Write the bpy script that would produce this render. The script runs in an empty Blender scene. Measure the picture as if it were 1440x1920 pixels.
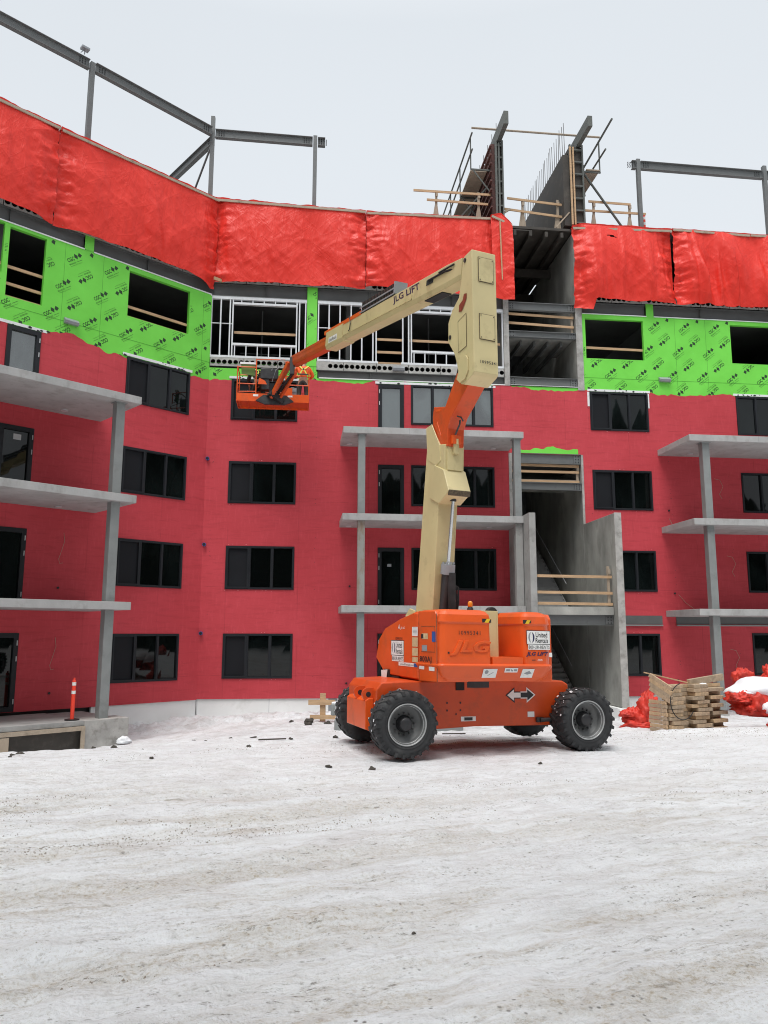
import bpy, bmesh, math, random
import numpy as np
from mathutils import Vector, Matrix, noise as mnoise
random.seed(11)
rad = math.radians
S = bpy.context.scene
# ------------------------------------------------------------------ camera
cd = bpy.data.cameras.new("camera"); cam = bpy.data.objects.new("camera", cd)
S.collection.objects.link(cam); S.camera = cam
cd.sensor_fit = 'VERTICAL'; cd.sensor_height = 24.0; cd.lens = 24.0 * 1442.0 / 1920.0
cd.clip_start = 0.1; cd.clip_end = 4000
cam.matrix_world = (Matrix.Translation((0, 0, 1.93)) @ Matrix.Rotation(rad(90 + 8.87), 4, 'X')
                    @ Matrix.Rotation(rad(0.155), 4, 'Z'))
# ------------------------------------------------------------------ world + sun
W = bpy.data.worlds.new("World"); S.world = W; W.use_nodes = True
nt = W.node_tree; nt.nodes.clear()
out = nt.nodes.new('ShaderNodeOutputWorld'); bg = nt.nodes.new('ShaderNodeBackground')
sky = nt.nodes.new('ShaderNodeTexSky'); sky.sky_type = 'NISHITA'; sky.sun_disc = False
sky.sun_elevation = rad(66); sky.sun_rotation = rad(200); sky.air_density = 1.0; sky.dust_density = 4.0
# cloud deck: soft grey, very slightly brighter overhead, laid over the clear-sky model
tc = nt.nodes.new('ShaderNodeTexCoord'); sep = nt.nodes.new('ShaderNodeSeparateXYZ')
nt.links.new(tc.outputs['Generated'], sep.inputs[0])
cr = nt.nodes.new('ShaderNodeValToRGB')
cr.color_ramp.elements[0].position = 0.0; cr.color_ramp.elements[0].color = (.615, .648, .68, 1)
cr.color_ramp.elements[1].position = 0.66; cr.color_ramp.elements[1].color = (.565, .60, .635, 1)
e_ = cr.color_ramp.elements.new(1.0); e_.color = (1.0, 1.0, 1.0, 1)
nt.links.new(sep.outputs['Z'], cr.inputs[0])
nz = nt.nodes.new('ShaderNodeTexNoise'); nz.inputs['Scale'].default_value = 1.3; nz.inputs['Detail'].default_value = 3
nt.links.new(tc.outputs['Generated'], nz.inputs['Vector'])
mr = nt.nodes.new('ShaderNodeMapRange'); mr.inputs[3].default_value = 11.0; mr.inputs[4].default_value = 12.3
nt.links.new(nz.outputs['Fac'], mr.inputs[0])
vm = nt.nodes.new('ShaderNodeVectorMath'); vm.operation = 'SCALE'
nt.links.new(cr.outputs[0], vm.inputs[0]); nt.links.new(mr.outputs[0], vm.inputs['Scale'])
mx = nt.nodes.new('ShaderNodeMix'); mx.data_type = 'RGBA'; mx.inputs[0].default_value = 0.04
nt.links.new(vm.outputs[0], mx.inputs[6]); nt.links.new(sky.outputs[0], mx.inputs[7])
nt.links.new(mx.outputs[2], bg.inputs[0]); bg.inputs[1].default_value = 0.118
nt.links.new(bg.outputs[0], out.inputs[0])
sd = bpy.data.lights.new("sun", 'SUN'); sun = bpy.data.objects.new("sun", sd); S.collection.objects.link(sun)
sd.energy = 2.7; sd.angle = rad(30); sd.color = (1.0, .98, .95)
_az = rad(200); _el = rad(66)
sdir = Vector((math.sin(_az) * math.cos(_el), math.cos(_az) * math.cos(_el), math.sin(_el)))
sun.rotation_euler = (-sdir).to_track_quat('-Z', 'Y').to_euler(); sun.location = sdir * 60
S.view_settings.view_transform = 'Standard'; S.view_settings.look = 'None'
S.cycles.filter_width = 1.05
S.view_settings.exposure = 0.0; S.view_settings.gamma = 1.0
# ------------------------------------------------------------------ materials
def newmat(name):
    m = bpy.data.materials.new(name); m.use_nodes = True
    n = m.node_tree; n.nodes.clear()
    o = n.nodes.new('ShaderNodeOutputMaterial'); b = n.nodes.new('ShaderNodeBsdfPrincipled')
    n.links.new(b.outputs[0], o.inputs[0]); return m, n, b
def N(n, t, **k):
    x = n.nodes.new(t)
    for a, v in k.items():
        if a in ('op',): x.operation = v
        else: setattr(x, a, v)
    return x
def coords(n, uv=False, scale=(1, 1, 1), rot=(0, 0, 0)):
    c = N(n, 'ShaderNodeTexCoord'); mp = N(n, 'ShaderNodeMapping'); src = c.outputs['UV' if uv else 'Object']
    if any(rot):
        m0 = N(n, 'ShaderNodeMapping'); m0.inputs['Rotation'].default_value = rot; n.links.new(src, m0.inputs[0]); src = m0.outputs[0]
    mp.inputs['Scale'].default_value = scale
    n.links.new(src, mp.inputs[0]); return mp.outputs[0]
def tex(n, vec, scale, detail=4, rough=.55, dist=0):
    t = N(n, 'ShaderNodeTexNoise'); t.inputs['Scale'].default_value = scale
    t.inputs['Detail'].default_value = detail; t.inputs['Roughness'].default_value = rough
    t.inputs['Distortion'].default_value = dist
    n.links.new(vec, t.inputs['Vector']); return t.outputs['Fac']
def maprange(n, x, a, b, c, d):
    m = N(n, 'ShaderNodeMapRange'); n.links.new(x, m.inputs[0])
    for i, v in zip((1, 2, 3, 4), (a, b, c, d)): m.inputs[i].default_value = v
    return m.outputs[0]
def math2(n, op, a, b):
    m = N(n, 'ShaderNodeMath', op=op)
    for i, v in enumerate((a, b)):
        if hasattr(v, 'links') or hasattr(v, 'is_linked'): n.links.new(v, m.inputs[i])
        else: m.inputs[i].default_value = v
    return m.outputs[0]
def mixc(n, fac, a, b):
    m = N(n, 'ShaderNodeMix'); m.data_type = 'RGBA'
    for i, v in ((0, fac), (6, a), (7, b)):
        if hasattr(v, 'is_linked'): n.links.new(v, m.inputs[i])
        elif i == 0: m.inputs[0].default_value = v
        else: m.inputs[i].default_value = (*v[:3], 1)
    return m.outputs[2]
def scalec(c, k): return tuple(min(1, x * k) for x in c[:3])
def P(name, col, rough=.6, metal=0., var=.12, vs=2., bump=0., bs=20., spec=.5, dirt=None, dirtamt=.5, ds=1.5,
      stretch=(1, 1, 1), uv=False, coat=0., emit=None):
    m, n, b = newmat(name); v = coords(n, uv, stretch)
    f = tex(n, v, vs, 5)
    c = mixc(n, maprange(n, f, .3, .7, 0, 1), scalec(col, 1 - var), scalec(col, 1 + var))
    if dirt:
        d = tex(n, v, ds, 6, .65)
        c = mixc(n, maprange(n, d, .62 - dirtamt * .2, .72, 0, min(1, dirtamt + .3)), c, dirt)
    n.links.new(c, b.inputs['Base Color'])
    b.inputs['Metallic'].default_value = metal
    n.links.new(maprange(n, f, .2, .8, max(.02, rough - .08), min(1, rough + .08)), b.inputs['Roughness'])
    b.inputs['Specular IOR Level'].default_value = spec; b.inputs['Coat Weight'].default_value = coat
    if emit: b.inputs['Emission Color'].default_value = (*emit[:3], 1); b.inputs['Emission Strength'].default_value = emit[3]
    if bump:
        bp = N(n, 'ShaderNodeBump'); bp.inputs['Strength'].default_value = bump; bp.inputs['Distance'].default_value = .02
        n.links.new(tex(n, v, bs, 6, .6), bp.inputs['Height']); n.links.new(bp.outputs[0], b.inputs['Normal'])
    return m
M = {}
# red liquid membrane on the walls: trowel strokes, joints, patches (UV = metres along the wall)
def mat_membrane():
    m, n, b = newmat('red_membrane'); v = coords(n, True)
    big = tex(n, v, .35, 4, .6); brush = tex(n, coords(n, True, (1, 7, 1)), 1.1, 6, .7, .6); fine = tex(n, coords(n, True, (6, 1, 1)), 2.2, 6, .65)
    c = mixc(n, maprange(n, big, .3, .7, 0, 1), (.50, .047, .060), (.60, .066, .085))
    c = mixc(n, maprange(n, brush, .50, .7, 0, .42), c, (.36, .028, .038))
    c = mixc(n, maprange(n, fine, .52, .75, 0, .22), c, (.80, .13, .16))
    sp = N(n, 'ShaderNodeSeparateXYZ'); n.links.new(v, sp.inputs[0])
    wob = math2(n, 'MULTIPLY', tex(n, v, 1.2, 2), .05)
    def line(src, period, off, wdt, strength):
        a = math2(n, 'ADD', math2(n, 'ADD', src, wob), off)
        a = math2(n, 'DIVIDE', a, period); a = math2(n, 'FRACT', a, 0)
        a = math2(n, 'ABSOLUTE', math2(n, 'SUBTRACT', a, .5), 0)
        a = math2(n, 'LESS_THAN', a, wdt / period)
        return math2(n, 'MULTIPLY', math2(n, 'MULTIPLY', a, strength), maprange(n, tex(n, v, 1.7, 3), .40, .6, 0, 1))
    seam = math2(n, 'ADD', line(sp.outputs['Y'], 2.99, 1.0, .012, .40), line(sp.outputs['X'], 2.44, .35, .012, .40))
    seam2 = line(sp.outputs['Y'], 1.52, .2, .02, .10)
    c = mixc(n, math2(n, 'ADD', seam, seam2), c, (.33, .028, .038))
    n.links.new(c, b.inputs['Base Color']); b.inputs['Roughness'].default_value = .62
    b.inputs['Specular IOR Level'].default_value = .3
    bp = N(n, 'ShaderNodeBump'); bp.inputs['Strength'].default_value = .35; bp.inputs['Distance'].default_value = .01
    n.links.new(math2(n, 'ADD', tex(n, coords(n, True, (1, 4, 1)), 6, 6, .7), seam), bp.inputs['Height']); n.links.new(bp.outputs[0], b.inputs['Normal'])
    return m
M['red'] = mat_membrane()
def mat_green():
    m, n, b = newmat('green_sheathing'); v = coords(n, True)
    c = mixc(n, maprange(n, tex(n, v, .8, 4), .35, .65, 0, 1), (.17, .66, .072), (.20, .74, .090))
    c = mixc(n, maprange(n, tex(n, v, 3, 6, .7), .62, .8, 0, .25), c, (.34, .78, .25))
    n.links.new(c, b.inputs['Base Color']); b.inputs['Roughness'].default_value = .55
    b.inputs['Specular IOR Level'].default_value = .3
    return m
M['green'] = mat_green()
M['ink'] = P('sheathing_print', (.014, .05, .014), .6, var=.2)
def mat_tarp():
    m, n, b = newmat('red_tarpaulin'); v = coords(n, True)
    c = mixc(n, maprange(n, tex(n, v, .7, 4), .3, .7, 0, 1), (.72, .034, .022), (.80, .046, .030))
    c = mixc(n, maprange(n, tex(n, coords(n, True, (1, 3, 1)), 5, 6, .7), .58, .8, 0, .35), c, (.96, .10, .085))
    n.links.new(c, b.inputs['Base Color'])
    n.links.new(maprange(n, tex(n, v, 2, 4), .3, .7, .38, .52), b.inputs['Roughness'])
    b.inputs['Specular IOR Level'].default_value = .30
    def crease(sc, rot, s_, pw):          # thin sharp pleats running along one direction
        a = math2(n, 'ABSOLUTE', math2(n, 'SUBTRACT', tex(n, coords(n, True, sc, (0, 0, rot)), s_, 4, .55, .35), .5), 0)
        return math2(n, 'POWER', math2(n, 'SUBTRACT', 1.0, math2(n, 'MULTIPLY', a, 3.0)), pw)
    h = math2(n, 'ADD', crease((2.4, .30, 1), .12, 1.0, 6), math2(n, 'MULTIPLY', crease((2.0, .45, 1), -.75, 1.1, 7), .8))
    h = math2(n, 'ADD', h, math2(n, 'MULTIPLY', crease((1.9, .5, 1), .85, 1.2, 7), .7))
    h = math2(n, 'ADD', h, math2(n, 'MULTIPLY', tex(n, coords(n, True, (2.0, 1, 1)), 5, 5, .6), .30))
    bp = N(n, 'ShaderNodeBump'); bp.inputs['Strength'].default_value = .26; bp.inputs['Distance'].default_value = .035
    n.links.new(h, bp.inputs['Height']); n.links.new(bp.outputs[0], b.inputs['Normal'])
    return m
M['tarp'] = mat_tarp()
M['conc'] = P('concrete', (.33, .33, .32), .85, var=.14, vs=1.6, bump=.25, bs=30, dirt=(.19, .185, .175), dirtamt=.45, ds=2.3)
M['concd'] = P('stair_wall_concrete', (.33, .33, .305), .85, var=.32, vs=1.1, bump=.3, bs=25, dirt=(.19, .19, .17), dirtamt=.5, ds=1.2, stretch=(1, 1, .5))
M['concl'] = P('concrete_edge', (.40, .39, .37), .85, var=.2, vs=3, bump=.4, bs=22, dirt=(.22, .21, .19), dirtamt=.6, ds=4)
M['slab'] = P('balcony_slab_concrete', (.40, .40, .395), .8, var=.12, vs=1.6, bump=.25, bs=25, dirt=(.27, .265, .25), dirtamt=.5, ds=3.1, stretch=(1, 1, .6))
M['hollow'] = P('hollow_core_concrete', (.42, .42, .40), .9, var=.2, vs=6, bump=.4, bs=30)
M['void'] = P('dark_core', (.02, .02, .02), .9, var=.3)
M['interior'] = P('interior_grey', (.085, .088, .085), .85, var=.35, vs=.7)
M['steel'] = P('primed_steel', (.150, .158, .158), .55, var=.10, vs=3, bump=.05, dirt=(.095, .10, .098), dirtamt=.3, ds=3)
M['steeld'] = P('dark_primed_steel', (.105, .108, .107), .6, var=.12, vs=2)
M['col'] = P('galvanised_column', (.25, .265, .262), .5, var=.10, vs=2.5, dirt=(.17, .175, .17), dirtamt=.35, ds=2.2, metal=.1)
M['colr'] = P('rusty_column', (.30, .30, .28), .55, var=.12, vs=2.5, dirt=(.22, .11, .045), dirtamt=.75, ds=2.6, stretch=(1, 1, .4))
M['stud'] = P('galvanised_stud', (.78, .80, .82), .4, metal=.25, var=.06)
M['white'] = P('white_flashing', (.80, .81, .82), .5, var=.05, dirt=(.55, .56, .56), dirtamt=.3, ds=5)
M['insul'] = P('white_foundation_board', (.86, .87, .86), .85, var=.04, vs=1.2, dirt=(.66, .66, .63), dirtamt=.3, ds=1.1)
M['frame'] = P('window_frame_dark', (.016, .018, .022), .45, spec=.3, var=.1)
M['wood'] = P('spruce_lumber', (.52, .345, .20), .75, var=.16, vs=2.5, bump=.1, bs=40, stretch=(1, 1, 6), dirt=(.33, .21, .12), dirtamt=.35, ds=2)
M['woodw'] = P('weathered_lumber', (.42, .345, .265), .85, var=.2, vs=3, bump=.2, bs=30, dirt=(.20, .16, .12), dirtamt=.5, ds=3)
M['ply'] = P('form_plywood', (.052, .045, .038), .7, var=.3, vs=1.5, dirt=(.10, .09, .075), dirtamt=.4, ds=3)
M['formred'] = P('form_rib_steel', (.105, .042, .036), .7, var=.3, vs=4)
M['formgrey'] = P('form_edge_steel', (.12, .13, .12), .65, var=.35, vs=5, dirt=(.055, .05, .045), dirtamt=.6, ds=5)
M['rebar'] = P('rebar', (.13, .125, .12), .7, var=.2)
M['black'] = P('black_rubber', (.016, .016, .017), .6, var=.3)
M['hinge'] = P('hinge_grey', (.5, .51, .52), .4, var=.05)
M['or'] = P('machine_orange', (.74, .098, .013), .36, var=.07, vs=2.5, bump=.02, spec=.5, dirt=(.50, .095, .030), dirtamt=.38, ds=2.2, coat=.12)
M['ord'] = P('shaded_orange', (.62, .072, .010), .42, var=.12, vs=1.8, dirt=(.30, .062, .022), dirtamt=.6, ds=1.8, coat=.08)  # machine orange with shade put into a darker base colour, plus real dirt
M['cream'] = P('machine_cream', (.60, .51, .27), .42, var=.06, vs=1.6, spec=.45, dirt=(.36, .29, .15), dirtamt=.30, ds=2.2, coat=.1)
M['tyre'] = P('tyre_rubber', (.026, .027, .029), .72, var=.3, vs=5, bump=.15, bs=30, dirt=(.075, .075, .073), dirtamt=.35, ds=5)
M['rim'] = P('rim_grey', (.20, .205, .205), .5, metal=.2, var=.15, vs=4, dirt=(.11, .10, .09), dirtamt=.4, ds=4)
M['rimlip'] = P('rim_lip', (.42, .43, .43), .4, metal=.3, var=.15, vs=6)
M['hub'] = P('hub_black', (.022, .022, .024), .45, var=.3)
M['chrome'] = P('cylinder_rod', (.62, .63, .64), .18, metal=1, var=.04)
M['dkmetal'] = P('dark_metal', (.045, .045, .047), .45, metal=.3, var=.3, vs=6)
M['decalw'] = P('sticker_white', (.80, .80, .78), .4, var=.04, dirt=(.6, .6, .57), dirtamt=.25, ds=9)
M['decalb'] = P('sticker_black', (.018, .018, .02), .45, var=.1)
M['navy'] = P('sticker_navy', (.012, .014, .075), .4, var=.1)
M['blue'] = P('sticker_blue', (.02, .09, .33), .4, var=.1)
M['grey'] = P('sticker_grey', (.28, .30, .32), .4, var=.1)
M['yellow'] = P('sticker_yellow', (.75, .48, .02), .45, var=.05)
M['tan'] = P('sticker_tan', (.58, .43, .24), .5, var=.15, vs=12)
M['red2'] = P('decal_dark_red', (.22, .03, .015), .5, var=.3, vs=20)
M['amber'] = P('beacon_amber', (.75, .24, .01), .2, var=.05, spec=.7)
M['scuff'] = P('scuffed_paint', (.10, .075, .045), .6, var=.5, vs=30)
M['postred'] = P('reflective_orange', (.85, .06, .03), .45, var=.05)
M['hivis'] = P('hi_vis_orange', (.95, .13, .02), .7, var=.12, vs=9)
M['lime'] = P('hi_vis_lime', (.60, .75, .12), .7, var=.1, vs=9)
M['cloth'] = P('dark_workwear', (.045, .038, .033), .85, var=.3, vs=12)
M['skin'] = P('skin', (.45, .25, .17), .6, var=.08)
M['snowcap'] = P('snow_cap', (.80, .82, .85), .6, var=.03, vs=6, bump=.3, bs=14)
M['clod'] = P('frozen_clod', (.055, .048, .040), .9, var=.4, vs=14, bump=.5, bs=30)
M['stick'] = P('wet_stick', (.06, .05, .04), .8, var=.3, vs=10)
M['spruce'] = P('unseen_spruce', (.018, .024, .016), .9, var=.4, vs=.2)
def mat_glass(name, tint, ior=1.6, vs=.5):
    m, n, b = newmat(name); v = coords(n, True)
    f = tex(n, coords(n, False, (1, 1, .6)), vs, 3, .5, 1.0)
    c = mixc(n, maprange(n, f, .42, .62, 0, 1), scalec(tint, .45), scalec(tint, 1.6))
    n.links.new(c, b.inputs['Base Color']); b.inputs['Roughness'].default_value = .025; b.inputs['IOR'].default_value = ior
    b.inputs['Specular IOR Level'].default_value = .5
    bp = N(n, 'ShaderNodeBump'); bp.inputs['Strength'].default_value = .05; bp.inputs['Distance'].default_value = .03
    n.links.new(tex(n, coords(n), .9, 2), bp.inputs['Height']); n.links.new(bp.outputs[0], b.inputs['Normal'])
    return m
M['glass'] = mat_glass('dark_glass', (.004, .006, .006), 1.42)
M['glass2'] = mat_glass('sky_reflection_glass', (.05, .062, .062), 2.3)  # paler tint puts the reflected sky into the colour of the top-row panes
M['screen'] = P('insect_screen', (.008, .009, .012), .6, spec=.25, var=.15)
# ------------------------------------------------------------------ mesh builder
WM = {}
def ident(p): return Vector(p)
class MB:
    def __init__(s, fr=None): s.v = []; s.f = []; s.m = []; s.uv = []; s.fr = fr or ident; s.sm = []
    def add(s, vs, fs, mi=0, uv=None, smooth=False):
        o = len(s.v); s.v += [s.fr(p) for p in vs]
        for k, f in enumerate(fs):
            s.f.append(tuple(o + i for i in f)); s.m.append(mi); s.sm.append(smooth)
            s.uv.append([uv[i] for i in f] if uv else None)
        return s
    def box(s, a, b, mi=0):
        (x0, y0, z0), (x1, y1, z1) = a, b
        vs = [(x, y, z) for z in (z0, z1) for y in (y0, y1) for x in (x0, x1)]
        return s.add(vs, [(0, 2, 3, 1), (4, 5, 7, 6), (0, 1, 5, 4), (2, 6, 7, 3), (0, 4, 6, 2), (1, 3, 7, 5)], mi)
    def bar(s, p, q, w, h, mi=0, up=(0, 0, 1)):
        p = Vector(p); q = Vector(q); d = (q - p).normalized(); u = Vector(up)
        if abs(d.dot(u)) > .98: u = Vector((1, 0, 0))
        x = d.cross(u).normalized(); y = x.cross(d)
        vs = [tuple(e + x * sx * w / 2 + y * sy * h / 2) for e in (p, q) for sx, sy in ((-1, -1), (1, -1), (1, 1), (-1, 1))]
        return s.add(vs, [(0, 3, 2, 1), (4, 5, 6, 7), (0, 1, 5, 4), (1, 2, 6, 5), (2, 3, 7, 6), (3, 0, 4, 7)], mi)
    def tube(s, pts, r, n=8, mi=0, cap=True):
        pts = [Vector(p) for p in pts]; R = r if isinstance(r, (list, tuple)) else [r] * len(pts); vs = []; fs = []
        for i, p in enumerate(pts):
            d = (pts[min(i + 1, len(pts) - 1)] - pts[max(i - 1, 0)]).normalized()
            u = Vector((0, 0, 1)) if abs(d.z) < .9 else Vector((1, 0, 0))
            x = d.cross(u).normalized(); y = x.cross(d)
            vs += [tuple(p + (x * math.cos(t) + y * math.sin(t)) * R[i]) for t in [2 * math.pi * k / n for k in range(n)]]
        for i in range(len(pts) - 1):
            for k in range(n):
                a = i * n + k; b = i * n + (k + 1) % n; fs.append((a, b, b + n, a + n))
        s.add(vs, fs, mi, smooth=n > 6)
        if cap: s.add([vs[k] for k in range(n)], [tuple(range(n))[::-1]], mi); s.add([vs[-n + k] for k in range(n)], [tuple(range(n))], mi)
        return s
    def prism(s, poly, axis, a, b, mi=0):      # poly 2-D, axis 1: (x, *, z) ; axis 2: (x, y, *) ; axis 0: (*, y, z)
        def mk(p, t): return (p[0], t, p[1]) if axis == 1 else ((p[0], p[1], t) if axis == 2 else (t, p[0], p[1]))
        n = len(poly); vs = [mk(p, a) for p in poly] + [mk(p, b) for p in poly]
        return s.add(vs, [tuple(range(n))[::-1], tuple(range(n, 2 * n))] + [(i, (i + 1) % n, n + (i + 1) % n, n + i) for i in range(n)], mi)
    def loft(s, rings, mi=0, cap=True, smooth=False):
        n = len(rings[0]); vs = [p for r in rings for p in r]; fs = []
        for i in range(len(rings) - 1):
            for k in range(n): fs.append((i * n + k, i * n + (k + 1) % n, (i + 1) * n + (k + 1) % n, (i + 1) * n + k))
        s.add(vs, fs, mi, smooth=smooth)
        if cap: s.add(rings[0], [tuple(range(n))[::-1]], mi); s.add(rings[-1], [tuple(range(n))], mi)
        return s
    def lathe(s, prof, n=32, mi=0, axis=1, c=(0, 0, 0)):   # prof (r, t) revolved round the local Y axis
        rings = []
        for r, t in prof:
            rings.append([(c[0] + r * math.cos(2 * math.pi * k / n), c[1] + t, c[2] + r * math.sin(2 * math.pi * k / n)) for k in range(n)])
        return s.loft(rings, mi, cap=False, smooth=True)
    def build(s, name, mats, parent=None, loc=None, bevel=0, seg=2, smooth=None, wire=None):
        if not isinstance(mats, (list, tuple)): mats = [mats]
        me = bpy.data.meshes.new(name)
        if parent is not None: Wp = WM[parent].inverted()
        elif loc is not None: Wp = Matrix.Translation(loc).inverted()
        else: Wp = Matrix.Identity(4)
        me.from_pydata([tuple(Wp @ Vector(p)) for p in s.v], [], s.f)
        for m in mats: me.materials.append(M[m] if isinstance(m, str) else m)
        me.polygons.foreach_set('material_index', s.m)
        sm = s.sm if smooth is None else [smooth] * len(s.f)
        me.polygons.foreach_set('use_smooth', sm)
        if any(u for u in s.uv):
            l = me.uv_layers.new(name='UVMap'); k = 0
            for u, f in zip(s.uv, s.f):
                for j in range(len(f)): l.data[k].uv = u[j] if u else (0, 0); k += 1
        o = bpy.data.objects.new(name, me); S.collection.objects.link(o)
        if parent is not None: o.parent = parent; WM[o] = WM[parent]
        else: o.matrix_world = Matrix.Translation(loc or (0, 0, 0)); WM[o] = Matrix.Translation(loc or (0, 0, 0))
        if not any(u for u in s.uv):
            b = bmesh.new(); b.from_mesh(me); bmesh.ops.recalc_face_normals(b, faces=b.faces); b.to_mesh(me); b.free()
        if bevel:
            md = o.modifiers.new('bevel', 'BEVEL'); md.width = bevel; md.segments = seg; md.limit_method = 'ANGLE'; md.angle_limit = rad(35)
            md.harden_normals = False
        return o
def tag(o, label=None, cat=None, group=None, kind=None):
    if label: o['label'] = label
    if cat: o['category'] = cat
    if group: o['group'] = group
    if kind: o['kind'] = kind
    return o
def empty(name, loc, label=None, cat=None, group=None, kind=None):
    o = bpy.data.objects.new(name, None); S.collection.objects.link(o); o.empty_display_size = .3
    o.location = loc; WM[o] = Matrix.Translation(loc); return tag(o, label, cat, group, kind)
_tcache = {}
def text_geo(s, bold=0.0, shear=0.0):
    key = (s, bold, shear)
    if key not in _tcache:
        c = bpy.data.curves.new('t', 'FONT'); c.body = s; c.align_x = 'CENTER'; c.align_y = 'CENTER'; c.size = 1
        c.offset = bold; c.shear = shear; c.space_character = 1.18 if s.isdigit() else 1.0; c.resolution_u = 2
        o = bpy.data.objects.new('t', c); S.collection.objects.link(o)
        me = bpy.data.meshes.new_from_object(o.evaluated_get(bpy.context.evaluated_depsgraph_get()))
        vs = [(v.co.x, v.co.y) for v in me.vertices]; fs = [tuple(p.vertices) for p in me.polygons]
        bpy.data.objects.remove(o); bpy.data.curves.remove(c); bpy.data.meshes.remove(me)
        xs = [v[0] for v in vs]; ys = [v[1] for v in vs]
        cx, cy = (min(xs) + max(xs)) / 2, (min(ys) + max(ys)) / 2; w, h = max(xs) - min(xs), max(ys) - min(ys)
        _tcache[key] = ([((x - cx) / w, (y - cy) / h) for x, y in vs], fs)
    return _tcache[key]
def put_text(mb, s, f, w, h, mi=0, bold=0.0, shear=0.0):     # f(u,v) -> 3-D ; w,h size of the word
    vs, fs = text_geo(s, bold, shear); mb.add([f(x * w, y * h) for x, y in vs], fs, mi)
def put_rect(mb, f, w, h, mi=0, cx=0, cy=0):
    mb.add([f(cx - w / 2, cy - h / 2), f(cx + w / 2, cy - h / 2), f(cx + w / 2, cy + h / 2), f(cx - w / 2, cy + h / 2)], [(0, 1, 2, 3)], mi)
def fbm(x, y, seed=0, octv=4, gain=.5):
    r = 0; a = 1; x = np.asarray(x, float); y = np.asarray(y, float)
    for k in range(octv):
        sx = x * 2 ** k + 17.3 * k + seed * 7.7; sy = y * 2 ** k + 9.1 * k + seed * 3.3
        ix = np.floor(sx).astype(np.int64); iy = np.floor(sy).astype(np.int64); fx = sx - ix; fy = sy - iy
        fx = fx * fx * (3 - 2 * fx); fy = fy * fy * (3 - 2 * fy)
        def h(i, j):
            n = (i * 374761393 + j * 668265263 + seed * 1442695041) & 0xffffffff
            n = ((n ^ (n >> 13)) * 1274126177) & 0xffffffff
            return ((n ^ (n >> 16)) & 0xffff) / 65535.0
        r = r + a * ((h(ix, iy) * (1 - fx) + h(ix + 1, iy) * fx) * (1 - fy) + (h(ix, iy + 1) * (1 - fx) + h(ix + 1, iy + 1) * fx) * fy - .5)
        a *= gain
    return r
# ------------------------------------------------------------------ plan of the site
B0 = Vector((-6.245, 26.313, 0))
class Plane:
    def __init__(s, o, ang): s.o = Vector(o); s.d = Vector((math.cos(ang), math.sin(ang), 0)); s.n = Vector((math.sin(ang), -math.cos(ang), 0))
    def __call__(s, p): return s.o + s.d * p[0] - s.n * p[1] + Vector((0, 0, p[2]))      # local x along, y inward, z up
CE = Plane(B0, math.atan(.11)); LW = Plane(B0, rad(45))
def gz(x, y):
    y = np.asarray(y, float); x = np.asarray(x, float)
    z = np.interp(y, [-60, 0, 10, 12, 14.2, 18.5, 25, 30, 80], [.9, .33, .06, 0, 0, -.37, -.76, -.8, -.8])
    z = z - .06 * np.clip(1 - np.abs(y - 20.2) / 2.5, 0, 1) - .60 * np.clip((-x - 2.5) / 5.5, 0, 1) * np.clip((y - 11.5) / 6, 0, 1) * np.clip((27.5 - y) / 5, 0, 1)
    return z
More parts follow.
